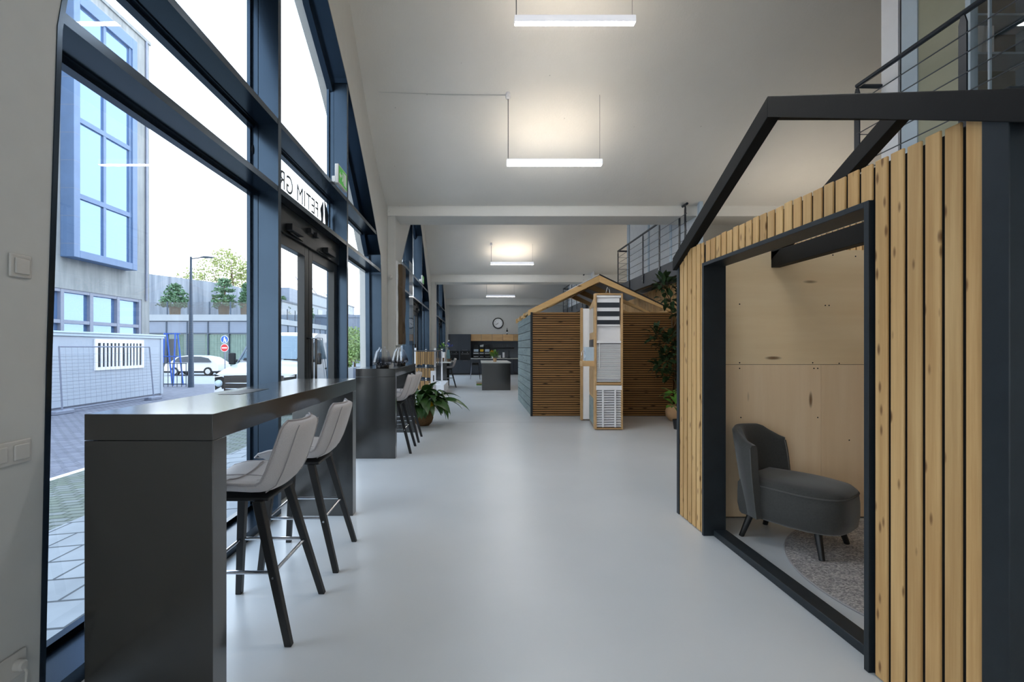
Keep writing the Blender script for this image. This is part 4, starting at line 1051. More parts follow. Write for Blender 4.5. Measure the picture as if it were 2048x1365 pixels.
for x, r, l in ((1.08, .03, 'small white cup left on the worktop near the paper roll'), (1.16, .038, 'larger white jar on the worktop next to the paper roll')):
    mb = MB(); mb.lathe([(r*.8,0),(r,.02),(r,.15),(r*.7,.15)], (x, KY+.2, .84), 14); single('worktop_jar', mb, M['white'], l, 'jar')
t = thing('yellow_flowers', 'bunch of yellow-green flowers standing on the worktop', 'flowers', (.76, KY+.05, .84))
mb = MB(); mb.lathe([(.03,0),(.05,.10),(.04,.16)], (.76, KY+.05, .84), 12); part('vase', mb, M['white'], t)
mb = MB(); foliage(mb, (.76, KY+.05, 1.1), .12, 40, .1, .05, .4, .5); part('blooms', mb, M['leafyellow'], t, norm=False)
# island
isl = thing('kitchen_island', 'dark grey kitchen island with pale worktop', 'island', (.6, 16.2, 0))
mb = MB(); mb.box(.144, 1.058, 15.15, 17.2, 0, .868); part('island_body', mb, M['counter'], isl, bevel=.002)
mb = MB(); mb.box(.115, 1.075, 15.14, 17.25, .869, .907); part('island_top', mb, M['worktop'], isl, bevel=.003)
t = thing('potted_herb', 'bright green bushy plant in a sand pot on the kitchen island', 'plant', (.57, 15.5, .907))
mb = MB(); mb.lathe([(.02,0),(.05,0),(.062,.12),(.05,.12),(.02,.09)], (.57, 15.5, .908), 18); part('pot', mb, M['terracotta'], t)
mb = MB(); foliage(mb, (.57, 15.5, 1.12), .12, 60, .12, .06, .5, .6); part('leaves', mb, M['leaf2'], t, smooth=60, norm=False)
t = thing('kitchen_stool', 'black bar stool with bent metal legs left of the kitchen island', 'stool', (-.1, 20.6, 0))
mb = MB(); mb.box(-.27, .07, 20.4, 20.8, .60, .66); mb.box(-.25, .05, 20.75, 20.80, .66, .72); part('seat', mb, M['black'], t, bevel=.02)
for x, s in ((-.25,-1), (.05,1)):
    for y in (20.42, 20.78):
        mb = MB(); mb.cyl((x, y, .60), (x+s*.06, y+(-.03 if y < 20.6 else .03), 0), .013, n=8); part('leg', mb, M['steel'] if (s < 0 and y < 20.6) else M['black'], t)
mb = MB(); mb.box(-.27, .07, 20.40, 20.42, .2, .22); part('footrest', mb, M['black'], t, smooth=0)
t = thing('sample_stack', 'low stack of pale sample boards on the floor beside the island', 'boards', (.03, 17.0, 0))
for k, (mt, dx) in enumerate((('white', 0), ('leaf2', .02), ('oak', .04), ('worktop', .01))):
    mb = MB(); mb.box(-.06+dx, .14, 16.6, 17.1, k*.045, k*.045+.04); part('board', mb, M[mt], t, smooth=0)
# clock and bottle
ck = thing('wall_clock', 'round black-rimmed clock on the white end wall', 'clock', (1.076, 24.75, 2.66))
def disc(mb, c, r, y0, y1, n=40): mb.tube([(c[0], y0, c[1]), (c[0], y1, c[1])], r, n)
mb = MB(); disc(mb, (1.076, 2.66), .29, 24.70, 24.759)
part('clock_case', mb, M['black'], ck, bevel=.01)
mb = MB(); disc(mb, (1.076, 2.66), .235, 24.694, 24.70); part('clock_dial', mb, M['white'], ck, smooth=0)
mb = MB()
for k in range(1, 13):
    a = PI/2 - k*PI/6; cx, cz = 1.076+.185*math.cos(a), 2.66+.185*math.sin(a)
    me = text_mesh(str(k), .075, .001)
    xs = [v.co.x for v in me.vertices]; ys = [v.co.y for v in me.vertices]; mx, my = (min(xs)+max(xs))/2, (min(ys)+max(ys))/2
    mb.add([(cx+(v.co.x-mx)*.8, 24.692-v.co.z, cz+(v.co.y-my)) for v in me.vertices], [tuple(p.vertices) for p in me.polygons])
for m2 in islands(mb): part('numeral', m2, M['black'], ck, smooth=0, norm=False)
for ang, l, w, nm in ((PI/2-7.65*PI/6, .11, .016, 'hour_hand'), (PI/2-8*PI/6, .16, .011, 'minute_hand')):
    mb = MB(); mb.beam((1.076-.03*math.cos(ang), 24.69, 2.66-.03*math.sin(ang)), (1.076+l*math.cos(ang), 24.69, 2.66+l*math.sin(ang)), .004, w, up=(0,0,1) if abs(math.sin(ang)) < .9 else (1,0,0)); part(nm, mb, M['black'], ck, smooth=0)
t = thing('wine_bottle', 'dark bottle with white label standing on the oak wall cabinets', 'bottle', (1.53, KY+.35, 2.07))
mb = MB(); mb.lathe([(.02,0),(.042,0),(.042,.19),(.016,.25),(.014,.33),(.005,.33)], (1.53, KY+.35, 2.071), 18); part('bottle_glass', mb, M['black'], t)
mb = MB(); mb.lathe([(.043,.04),(.043,.13)], (1.53, KY+.35, 2.071), 18); part('label', mb, M['white'], t)
M['extdark'] = flat('dark_blue_grey_metal', (58,72,88), .5, 0, .08)
# ------------------------------------------------------------------ outdoors
GZ = lambda x: -.10 - .60*min(1, max(0, (-1.95-x)/7.05))
M['slabs'] = bricks('concrete_paving_slabs', (150,156,162), (136,142,148), (66,72,78), .62, .31, .012, rot=.0)
M['cobbles'] = bricks('mossy_cobbles', (116,122,122), (100,110,96), (64,72,62), .22, .11, .014)
M['clinker'] = bricks('grey_purple_clinker_paving', (122,124,136), (104,106,120), (68,70,80), .24, .12, .014)
M['asphalt'] = flat('pale_street_asphalt', (140,144,148), .9, 0, .08, 3)
M['roadwhite'] = flat('white_road_marking', (236,236,236), .8, 0, .03)
def strip(name, x0, x1, y0, y1, mat, label):
    mb = MB(); mb.add([(x0,y0,GZ(x0)),(x1,y0,GZ(x1)),(x1,y1,GZ(x1)),(x0,y1,GZ(x0))], [(0,1,2,3)])
    mb.add([(x0,y0,GZ(x0)-.2),(x1,y0,GZ(x1)-.2),(x1,y1,GZ(x1)-.2),(x0,y1,GZ(x0)-.2)], [(3,2,1,0)])
    return struct(part(name, mb, mat, smooth=0), label, 'paving')
strip('pavement', -3.77, -1.95, -12, 30, M['slabs'], 'pale concrete slab pavement along the windows')
strip('gutter_paving', -5.70, -3.77, -12, 30, M['cobbles'], 'mossy cobbled strip beyond the pavement')
strip('kerb_line', -5.86, -5.70, -12, 30, M['roadwhite'], 'white line along the cobbles')
strip('brick_street', -9.0, -5.86, -12, 30, M['clinker'], 'grey purple brick street, near part')
strip('brick_street', -22, -9.0, -12, 27, M['clinker'], 'grey purple brick street under the site container')
mb = MB(); mb.box(-90, -9.0, 27, 110, -.9, GZ(-9)); struct(part('street', mb, M['asphalt'], smooth=0), 'pale cross street in the distance', 'street')
mb = MB(); mb.box(-9.0, 30, 30, 110, -.9, GZ(-9)); struct(part('street', mb, M['asphalt'], smooth=0), 'pale ground beyond the hall', 'street')
mb = MB(); mb.box(-90, -22, -12, 27, -.9, GZ(-9)); struct(part('street', mb, M['asphalt'], smooth=0), 'pale ground behind the concrete building', 'street')
G = -.70
# concrete building with projecting blue window box
m, nt, b = newmat('board_marked_concrete'); v = coords(nt)
nt.links.new(mixc(nt, .5, ramp(nt, noise(nt, v, .8, 8, .65), [(.3, srgb((118,122,124))), (.7, srgb((150,153,154)))]), ramp(nt, noise(nt, coords(nt, (6, 6, .5)), 1.0, 5), [(.3, srgb((112,116,118))), (.7, srgb((156,158,157)))])), b.inputs['Base Color'])
b.inputs['Roughness'].default_value = .9; M['concrete'] = m
M['bluepanel'] = flat('blue_grey_metal_panel', (88,112,146), .45, .1, .08, 2)
M['extglass'] = flat('reflective_window_glass', (112,142,182), .06, 0, .04, .3, 1.0)
M['extglass'].node_tree.nodes['Principled BSDF'].inputs['Metallic'].default_value = .55
M['greyframe'] = flat('grey_window_frame', (120,126,142), .5, .1, .05)
bl = thing('concrete_building', 'tall concrete building with projecting blue-framed window box across the street', 'building', (-18, 16, G))
XB, XF = -15.0, -14.5
mb = MB()
yA, yE = 6.0, 21.6
mb.box(-24, XB, yA, yE, 3.52, 15.3); mb.box(-24, XB, 21.12, yE, G, 3.52); mb.box(-24, XB-.25, yA, 21.12, G, 3.52)
part('concrete_wall', mb, M['concrete'], bl, smooth=0)
mb = MB(); mb.box(-24, XB+.06, yA, yE+.04, 15.2, 15.34); part('roof_edge', mb, M['concrete'], bl, smooth=0)
mb = MB(); mb.cyl((XB+.04, 21.35, 3.5), (XB+.04, 21.35, 15.2), .05); part('drainpipe', mb, M['greyframe'], bl)
yb0, yb1, zb0, zb1 = 16.98, 20.15, 4.655, 14.4
mb = MB(); f = .27
mb.box(XB, XF, yb0, yb0+f, zb0, zb1); mb.box(XB, XF, yb1-f, yb1, zb0, zb1); mb.box(XB, XF, yb0+f, yb1-f, zb0, zb0+f); mb.box(XB, XF, yb0+f, yb1-f, zb1-f-.2, zb1)
wbx = part('window_box', mb, M['bluepanel'], bl, bevel=.01)
mb = MB(); mb.box(XF-.16, XF-.12, yb0+f, yb1-f, zb0+f, zb1-f); part('window_glass', mb, M['extglass'], wbx, smooth=0)
mb = MB()
mb.box(XF-.14, XF-.06, 18.40, 18.53, zb0+f, zb1-f); mb.box(XF-.14, XF-.06, yb1-f-.12, yb1-f, zb0+f, zb1-f)
for z in (6.93, 9.72, 12.5): mb.box(XF-.14, XF-.05, yb0+f, yb1-f, z-.09, z+.09)
part('window_bars', mb, M['bluepanel'], wbx, smooth=0)
mb = MB()
for z in range(5, 14): mb.box(XF-.002, XF+.003, yb0, yb0+f, z+.12, z+.13); mb.box(XB+.0, XF, yb0-.003, yb0, z+.12, z+.135)
part('panel_joints', mb, M['greyframe'], wbx, smooth=0)
mb = MB(); mb.box(XB-.20, XB-.15, yA, 21.1, 1.2, 3.50); rw = part('ribbon_glass', mb, M['extglass'], bl, smooth=0)
mb = MB()
for y, w in ((15.7,.14),(17.1,.14),(18.4,.16),(19.77,.14),(21.04,.14)): mb.box(XB-.15, XB-.02, y-w/2, y+w/2, 1.0, 3.50)
for z in (3.47, 2.33, 1.05): mb.box(XB-.15, XB-.03, yA, 21.1, z-.07, z+.06)
part('ribbon_frame', mb, M['greyframe'], rw, smooth=0)
mb = MB(); mb.box(XB-.25, XB-.02, yA, 21.12, .4, 1.0); part('ribbon_sill', mb, M['greyframe'], bl, smooth=0)

# white site container with barred window
sc = thing('site_container', 'white site office container with barred window across the street', 'container', (-14.8, 16.5, G))
M['container'] = flat('white_container_panel', (164,172,184), .55, 0, .03, 2)
cx0, cx1, cy0, cy1 = -14.78, -13.6, 12.6, 20.4
cz1 = 1.92
mb = MB(); mb.box(cx0, cx1, cy0, cy1, G+.12, cz1-.16)
for k in range(13): mb.box(cx1, cx1+.008, cy0+.2, cy1-.25, -.35+k*.12, -.35+k*.12+.085)
part('container_body', mb, M['container'], sc, smooth=0)
mb = MB(); mb.box(cx0, cx1+.05, cy0-.05, cy1+.05, cz1-.16, cz1-.02); mb.box(cx0, cx1+.09, cy0-.08, cy1+.08, cz1-.06, cz1); part('roof_fascia', mb, M['paleframe'], sc, bevel=.01)
mb = MB(); mb.box(cx0+.1, cx1-.05, cy0, cy1, G, G+.12); part('base_frame', mb, M['greyframe'], sc, smooth=0)
mb = MB(); mb.box(cx1-.02, cx1+.03, cy1-.14, cy1, G+.1, cz1-.16); part('corner_post', mb, M['container'], sc, smooth=0)
wy0, wy1, wz0, wz1 = 16.75, 19.2, .56, 1.68
mb = MB(); mb.box(cx1, cx1+.012, wy0+.12, wy1-.12, wz0+.1, wz1-.1); wg = part('window_glass', mb, M['kitchen'], sc, smooth=0)
mb = MB(); mb.box(cx1, cx1+.05, wy0, wy1, wz1-.14, wz1); mb.box(cx1, cx1+.05, wy0, wy1, wz0, wz0+.11); mb.box(cx1, cx1+.05, wy0, wy0+.12, wz0+.11, wz1-.14); mb.box(cx1, cx1+.05, wy1-.12, wy1, wz0+.11, wz1-.14); mb.box(cx1, cx1+.05, 17.92, 18.04, wz0+.11, wz1-.14); part('window_frame', mb, M['white'], wg, smooth=0)
for g in range(2):
    for k in range(5):
        y = (wy0+.12+.18+k*.18) if g == 0 else (18.04+.17+k*.172)
        mb = MB(); mb.box(cx1+.02, cx1+.055, y-.035, y+.035, wz0+.1, wz1-.12); part('window_bar', mb, M['white'], wg, smooth=0)
fe = thing('fence_panel', 'leaning grey mesh fence panel in front of the white container', 'fence', (-12.9, 16.2, G))
fy0, fy1 = 14.62, 18.65; fx = -12.95
mb = MB(); mb.tube([(fx, fy0+.12, G+.05), (fx, fy0, 1.4)], .024, 8); mb.tube([(fx, fy1+.25, G+.05), (fx, fy1, 1.4)], .024, 8); mb.tube([(fx, fy0, 1.4), (fx, fy1, 1.4)], .022, 8); mb.tube([(fx, fy0+.1, G+.12), (fx, fy1+.22, G+.12)], .022, 8); part('tube_frame', mb, M['greyframe'], fe)
mb = MB()
for k in range(1, 18): mb.tube([(fx, fy0+.1+k*.225, G+.12), (fx, fy0+k*.225, 1.4)], .003, 4)
for k in range(1, 7): z = G+.12+k*.29; mb.tube([(fx, fy0+.05, z), (fx, fy1+.12, z)], .003, 4)
part('wire_mesh', mb, M['greyframe'], fe, kind='stuff')
mb = MB(); mb.box(fx-.15, fx+.15, fy0-.25, fy0+.4, G, G+.12); mb.box(fx-.15, fx+.15, fy1-.1, fy1+.55, G, G+.12); part('foot_block', mb, M['greyframe'], fe, bevel=.02)

# street lamp, signs
lp = thing('street_lamp', 'slim dark street lamp with a single arm at the street corner', 'street lamp', (-15.04, 24.8, G))
mb = MB(); mb.tube([(-15.04,24.8,G),(-15.04,24.8,.6),(-15.04,24.8,3.6),(-15.04,24.8,6.15)], [.15,.13,.09,.055], 12); part('pole', mb, M['extdark'], lp)
mb = MB(); mb.tube([(-15.04,24.8,6.05),(-14.45,24.8,6.12)], .028, 8); part('arm', mb, M['extdark'], lp)
mb = MB(); mb.loft([[(x, 24.8+w*a, 6.12+h*c) for a, c in ((-1,-.3),(1,-.3),(1,.4),(0,1),(-1,.4))] for x, w, h in ((-14.5,.08,.05),(-14.3,.15,.08),(-14.05,.14,.06),(-13.82,.03,.02))]); part('lamp_head', mb, M['extdark'], lp)
sgx, sgy = -18.6, 34.8
sp_ = thing('road_sign_post', 'grey post carrying a blue round sign above a red no-entry sign', 'road sign', (sgx, sgy, G))
mb = MB(); mb.cyl((sgx, sgy, G), (sgx, sgy, 2.35), .035); part('post', mb, M['greyframe'], sp_)
def rsign(z, c, nm):
    mb = MB(); mb.tube([(sgx, sgy-.05, z), (sgx, sgy-.065, z)], .29, 28); o = part(nm, mb, M['white'], sp_, smooth=0)
    mb = MB(); mb.tube([(sgx, sgy-.066, z), (sgx, sgy-.07, z)], .26, 28); part('sign_face', mb, c, o, smooth=0); return o
M['signblue'] = flat('sign_blue', (40,96,190), .5, 0, .02); M['signred'] = flat('sign_red', (206,44,48), .5, 0, .02)
o = rsign(2.0, M['signblue'], 'blue_sign')
mb = MB(); yy = sgy-.0705; P = lambda pts, z0: mb.prism([(sgx+a, yy, z0+b) for a, b in pts], (0, -.003, 0))
P([(.04*math.cos(k*PI/4), .15+.04*math.sin(k*PI/4)) for k in range(8)], 2.0); P([(-.06,.10),(.06,.10),(.05,-.03),(.07,-.2),(.02,-.2),(0,-.05),(-.05,-.2),(-.10,-.2),(-.05,-.03)], 2.0); P([(.08,.02),(.13,.02),(.13,-.2),(.08,-.2)], 2.0)
part('pedestrian_symbol', mb, M['white'], o, smooth=0)
o = rsign(1.38, M['signred'], 'no_entry_sign')
mb = MB(); mb.box(sgx-.19, sgx+.19, sgy-.075, sgy-.0705, 1.335, 1.425); part('white_bar', mb, M['white'], o, smooth=0)

# glazed building with roof terrace
M['teal'] = flat('green_tinted_facade_glass', (70,94,96), .12, .2, .15, .6, .8)
M['panelgrey'] = flat('pale_grey_facade_panel', (116,126,142), .5, .1, .05, 1)
M['fascia'] = flat('pale_stone_fascia', (146,152,158), .7, 0, .04, 1)
M['curtaing'] = flat('greenish_curtain', (116,134,124), .8, 0, .12, 3)
tb_ = thing('terrace_building', 'low glazed building with curtains and a planted roof terrace, across the cross street', 'building', (-32, 55, G))
bx0, bx1, by = -46, -20.6, 43.0
mb = MB(); mb.box(bx0, bx1, by, 66, 3.85, 4.42); part('terrace_fascia', mb, M['fascia'], tb_, smooth=0)
mb = MB(); mb.box(bx0, bx1-.1, by+.15, 66, 2.75, 3.78); part('panel_band', mb, M['panelgrey'], tb_, smooth=0)
mb = MB(); mb.box(bx0, bx1-.1, by+.12, 66, 3.78, 3.86); mb.box(bx0, bx1-.1, by+.10, 66, 2.66, 2.76); part('dark_joint', mb, M['extdark'], tb_, smooth=0)
mb = MB(); mb.box(bx0, bx1-.15, by+.25, 66, G, 2.66); part('glass_wall', mb, M['teal'], tb_, smooth=0)
mb = MB()
for k in range(14):
    x = bx1-.2-k*1.9
    mb.box(x-.05, x+.05, by+.08, by+.26, G, 3.8)
for k in range(11): mb.box(bx1-.18, bx1-.02, by+.1+k*2.1, by+.2+k*2.1, G, 3.8)
part('facade_mullions', mb, M['extdark'], tb_, smooth=0)
for xa, xc in ((-27.6,-26.9),(-24.9,-23.2),(-22.6,-21.2),(-29.8,-28.9)):
    mb = MB(); n = 18; mb.loft([[(xa+(xc-xa)*k/n, by+.2+.04*math.sin(k*2.2), z) for k in range(n+1)] for z in (G, 2.6)], caps=False, closed=False); part('curtain', mb, M['curtaing'], tb_, norm=False)
mb = MB(); mb.box(-29.4, -27.4, by+.18, by+.24, G, 2.2); part('dark_doorway', mb, M['kitchen'], tb_, smooth=0)
# terrace railing, one thing
tr = thing('terrace_railing', 'glass railing with dark posts round the roof terrace', 'railing', (-30, by+.3, 4.42))
for k in range(10):
    x = bx1-.1-k*1.93; mb = MB(); mb.box(x-.05, x+.05, by+.25, by+.33, 4.42, 5.62); part('post', mb, M['extdark'], tr, smooth=0)
rgl = glassm('grey_railing_glass', (.60,.66,.72,1), .04)
mb = MB(); mb.poly([(bx0, by+.29, 4.44), (bx1-.15, by+.29, 4.44), (bx1-.15, by+.29, 5.58), (bx0, by+.29, 5.58)]); part('glass_panel', mb, rgl, tr, smooth=0)
tr = thing('terrace_railing', 'side glass railing of the roof terrace running away from the street', 'railing', (bx1-.17, by+11, 4.42))
for k in range(8):
    mb = MB(); mb.box(bx1-.22, bx1-.14, by+2.0+k*2.2, by+2.1+k*2.2, 4.42, 5.62); part('post', mb, M['extdark'], tr, smooth=0)
mb = MB(); mb.poly([(bx1-.17, by+.4, 4.44), (bx1-.17, by+22, 4.44), (bx1-.17, by+22, 5.58), (bx1-.17, by+.4, 5.58)]); part('glass_panel', mb, rgl, tr, smooth=0)
# roof volumes
m, nt, b = newmat('weathered_grey_boarding'); 
nt.links.new(ramp(nt, noise(nt, coords(nt, (2.2, 2.2, .12)), 1.0, 6), [(.3, srgb((104,112,124))), (.7, srgb((158,164,172)))]), b.inputs['Base Color']); b.inputs['Roughness'].default_value = .85; M['boarding'] = m
rb = thing('boarded_pavilion', 'grey boarded roof volume behind the terrace trees', 'building', (-30, 50, 4.42))
mb = MB(); mb.prism([(-34.0, 48, 4.42), (-25.6, 48, 4.42), (-25.6, 48, 7.9), (-34.0, 48, 9.0)], (0, 6, 0)); part('boarded_wall', mb, M['boarding'], rb, smooth=0)
mb = MB(); mb.box(-34.9, -34.0, 48, 54, 4.42, 8.5); part('side_wall', mb, M['fascia'], rb, smooth=0)
rh = thing('roof_house', 'low pale roof house with dark edge, right of the boarded volume', 'building', (-24.3, 52, 4.42))
mb = MB(); mb.box(-25.5, -21.5, 52, 58, 4.42, 6.6); part('house_wall', mb, M['fascia'], rh, smooth=0)
mb = MB(); mb.prism([(-26.6, 51.7, 7.9), (-23.6, 51.7, 6.6), (-21.4, 51.7, 6.5), (-21.4, 51.7, 6.7), (-23.5, 51.7, 6.85), (-26.6, 51.7, 8.1)], (0, 6.5, 0)); part('roof_plate', mb, M['extdark'], rh, smooth=0)
mb = MB(); mb.box(-25.2, -21.5, 54, 58, 6.7, 8.3); part('upper_box', mb, M['panelgrey'], rh, smooth=0)
fb = thing('far_office_block', 'long pale grey block behind, seen through the glass door', 'building', (-30, 76, G))
mb = MB(); mb.box(-31.5, -24, 66.2, 92, G, 9.3); part('block_wall', mb, M['fascia'], fb, smooth=0)
mb = MB(); mb.box(-31.5, -23.95, 66.15, 92.1, 7.6, 7.75); mb.box(-31.5, -23.95, 66.15, 92.1, 9.2, 9.45); part('dark_edge', mb, M['extdark'], fb, smooth=0)
for k in range(6):
    mb = MB(); mb.box(-24, -23.96, 67+k*4, 69+k*4, 4.9, 7.2); part('window', mb, M['teal'], fb, smooth=0)
for k, y in enumerate((67.5, 73, 80)):
    mb = MB(); mb.cyl((-24.6, y, 9.4), (-26, y, 11.6-.4*k), .07); part('roof_pipe', mb, M['greyframe'], fb)

# trees and terrace planting
M['pine'] = flat('blue_green_pine_needles', (84,116,84), .7, 0, .25, 3)
M['treeleaf'] = flat('olive_tree_leaves', (150,158,98), .6, 0, .3, 1.2)
M['hedge'] = flat('hedge_leaves', (112,136,74), .7, 0, .3, 2)
def tufts(mb, c, r, rz, n, L):
    for _ in range(n):
        while True:
            q = Vector((R.uniform(-1,1), R.uniform(-1,1), R.uniform(-1,1)))
            if q.length < 1: break
        p = Vector(c)+Vector((q.x*r, q.y*r, q.z*rz)); d = Vector((R.uniform(-1,1), R.uniform(-1,1), R.uniform(-.4,1))).normalized()
        s = d.cross(Vector((R.uniform(-1,1), R.uniform(-1,1), R.uniform(-1,1)))).normalized()*L*.32
        mb.add([p, p+d*L*.5+s, p+d*L, p+d*L*.5-s], [(0,1,2,3)])
def pine(x, y, h, w, label):
    t = thing('terrace_pine', label, 'tree', (x, y, 4.42), 'potted pines on the roof terrace')
    mb = MB(); mb.lathe([(.02,0),(.45,0),(.5,1.1),(.4,1.1),(.02,1.0)], (x, y, 4.42), 16); part('planter', mb, M['driftwood'], t)
    mb = MB(); mb.tube([(x, y, 5.4), (x+.1, y, 5.4+h*.5), (x, y, 5.4+h)], [.09,.07,.03], 8); part('trunk', mb, M['stem'], t)
    mb = MB()
    for k, (dz, r) in enumerate(((.05,.9),(.22,1),(.40,.85),(.60,.62),(.80,.42),(.96,.22))):
        for j in range(7 if r > .6 else 4):
            a = j*2*PI/(7 if r > .6 else 4)+k*.8; rr = w*r*R.uniform(.5,.85)
            tufts(mb, (x+rr*math.cos(a), y+rr*math.sin(a), 5.25+h*dz+R.uniform(-.1,.1)), w*.34, .16, 36, .26)
    part('needles', mb, M['pine'], t, smooth=0, norm=False)
pine(-28.75, 44.9, 2.1, 1.3, 'bushy potted pine on the roof terrace, left of the street lamp')
pine(-24.1, 44.9, 2.6, 1.15, 'layered potted pine on the roof terrace, right of the street lamp')
pine(-22.0, 44.9, 2.1, .6, 'potted pine on the roof terrace at the window mullion')
pine(-22.3, 54, 1.9, .9, 'potted pine on the terrace seen through the glass door')
pine(-22.3, 62, 2.2, .9, 'farther potted pine on the terrace seen through the glass door')
bt = thing('broad_tree', 'airy olive-green tree above the grey boarded roof volume', 'tree', (-38, 72, G))
mb = MB(); mb.tube([(-38,72,G),(-38.2,72,5),(-37.8,72,9),(-37.4,72,13)], [.35,.28,.2,.08], 8)
for e in ((-41.5,72,11.5),(-34.5,72,12),(-40,71,13.5),(-36,69,14)): mb.tube([(-38.1,72,6.5),((-38.1+e[0])/2,72,9.6),e], [.12,.09,.03], 6)
part('trunk', mb, M['stem'], bt)
mb = MB()
for (x, z, r, n) in ((-38.5,15.0,2.0,330),(-36.4,13.9,1.9,300),(-35.0,12.6,1.5,220),(-40.6,13.9,1.7,170),(-43.0,12.4,1.7,210),(-38.0,12.4,2.0,230),(-36.0,11.4,1.5,190),(-45.2,11.6,1.3,140),(-40.8,11.6,1.8,200),(-42.6,10.6,1.3,140),(-37.2,10.2,1.4,120)): tufts(mb, (x, 72, z), r, r*.8, n, .42)
part('crown', mb, M['treeleaf'], bt, smooth=0, norm=False)
for i, (x, y, w, h, l) in enumerate(((-13.5,52,2.6,4.4,'bright green tree beyond the parked van, seen past the door'),(-10.5,44,1.6,2.6,'round green shrub seen at the foot of the narrow window'),(-16.5,62,3.2,5.2,'pale green tree far behind the narrow window'),(-11.5,40,1.2,1.7,'low green bush nearest the narrow window'),(-18.5,88,3.5,6.0,'distant tree at the end of the terrace building'))):
    t = thing('street_tree', l, 'tree', (x, y, G))
    mb = MB(); mb.cyl((x, y, G), (x, y, G+h*.6), .12, .07); part('trunk', mb, M['stem'], t)
    mb = MB()
    for k in range(7): tufts(mb, (x+R.uniform(-.5,.5)*w, y+R.uniform(-.5,.5)*w, G+h*R.uniform(.35,.8)), w*.5, h*.22, 170, .3)
    part('crown', mb, M['hedge'], t, smooth=0, norm=False)
wb_ = thing('white_garden_wall', 'long pale low building at the end of the street', 'building', (-12, 72, G))
mb = MB(); mb.box(-24, 2, 70, 78, G, 3.9); part('building_wall', mb, M['fascia'], wb_, smooth=0)
mb = MB(); mb.box(-24, 2, 69.9, 70, 4.0, 5.9); part('upper_screen', mb, M['panelgrey'], wb_, smooth=0)
mb = MB(); mb.box(-24, 2, 69.8, 78, 5.9, 6.3); mb.box(-24, 2, 69.8, 78, 3.85, 4.05); part('dark_eave', mb, M['panelgrey'], wb_, smooth=0)
# outdoor cafe furniture beside the narrow window
for i, (x, y) in enumerate(((-5.4,20.5),(-6.6,25.0))):
    t = thing('cafe_table', ('white outdoor cafe table nearest the narrow window','white outdoor cafe table farther down the pavement')[i], 'table', (x, y, GZ(x)))
    z = GZ(x); mb = MB(); mb.box(x-.8, x+.8, y-.4, y+.4, z+.72, z+.76); part('table_top', mb, M['white'], t, smooth=0)
    mb = MB()
    for a in (-.7, .7):
        for c in (-.3, .3): mb.box(x+a-.02, x+a+.02, y+c-.02, y+c+.02, z, z+.72)
    part('table_frame', mb, M['greyframe'], t, smooth=0)
    for k, dx in enumerate((-.4, .4)):
        q = thing('cafe_chair', 'grey slatted outdoor chair at the %s end of the %s cafe table' % (('left','right')[k], ('nearer','farther')[i]), 'chair', (x+dx, y-.75, z), 'cafe chairs')
        mb = MB(); mb.box(x+dx-.22, x+dx+.22, y-.95, y-.55, z+.44, z+.47); part('seat', mb, M['greyframe'], q, smooth=0)
        mb = MB(); mb.box(x+dx-.22, x+dx+.22, y-.97, y-.94, z+.47, z+.85); part('backrest', mb, M['greyframe'], q, smooth=0)
        for a in (-.2, .2):
            for c in (-.93, -.57):
                mb = MB(); mb.box(x+dx+a-.015, x+dx+a+.015, y+c-.015, y+c+.015, z, z+.44); part('leg', mb, M['greyframe'], q, smooth=0)

# parked white van facing the hall end
M['vanpaint'] = flat('white_van_paint', (196,199,206), .22, 0, .01, 1, .6)
M['vanglass'] = flat('van_window_glass', (96,116,130), .06, .3, .08, 1, 1.0)
M['tyre'] = flat('black_tyre', (24,24,25), .8)
vn = thing('white_van', 'white delivery van with black grille parked beyond the glass doors', 'van', (-5.65, 13.6, GZ(-5.65)))
vc = -5.65; gz = GZ(vc)
prof = [(11.92,-.12,.98),(11.86,.12,.99),(11.88,.48,1.0),(11.97,.69,.98),(12.3,.79,.96),(12.7,.88,.95),(13.08,.955,.95),(13.45,1.36,.88),(13.82,1.70,.82),(14.15,1.79,.80),(15.3,1.80,.80)]
side = [(y, z) for y, z, _ in prof]
def wat(z): return 1.05 if z < .75 else 1.05 - .20*((z-.75)/1.05)
mb = MB(); rings = []
for s in (-1, -.8, -.4, 0, .4, .8, 1):
    ring_ = []
    for y, z in side:
        bow = .16*abs(s)**2.5 if y < 13.1 else .06*s*s
        ring_.append((vc + s*wat(z), y+bow, z + (0 if z < .5 else .035*(1-s*s))))
    ring_ += [(vc+s*1.0, 15.3, -.12)]
    rings.append(ring_)
mb.loft(rings); part('body_shell', mb, M['vanpaint'], vn, smooth=40)
mb = MB()
def onface(s, y, z, d=.012):
    bow = .16*abs(s)**2.5 if y < 13.1 else .06*s*s
    return (vc+s*wat(z)*1.0, y+bow-d, z+(0 if z < .5 else .035*(1-s*s))+d)
rows = []
for (y, z) in ((13.13,1.01),(13.45,1.36),(13.78,1.665)):
    rows.append([onface(s, y, z) for s in (-.955,-.6,-.3,0,.3,.6,.955)])
mb.loft(rows, caps=False, closed=False); part('windscreen', mb, M['vanglass'], vn, norm=False)
mb = MB(); mb.prism([onface(-.86,13.11,.985,.02), onface(.86,13.11,.985,.02), onface(.86,13.16,1.04,.02), onface(-.86,13.16,1.04,.02)], (0,-.01,.01)); part('wiper_cowl', mb, M['tyre'], vn, smooth=0)
mb = MB()
rows = [[onface(s, 11.88, z, .02) for s in (-.72,-.4,0,.4,.72)] for z in (.20,.40,.62)]
mb.loft(rows, caps=False, closed=False); gr = part('grille', mb, M['black'], vn, norm=False)
mb = MB()
for z in (.30, .44): mb.tube([onface(s, 11.87, z, .03) for s in (-.66,-.3,0,.3,.66)], .012, 6)
part('chrome_bar', mb, M['steel'], gr)
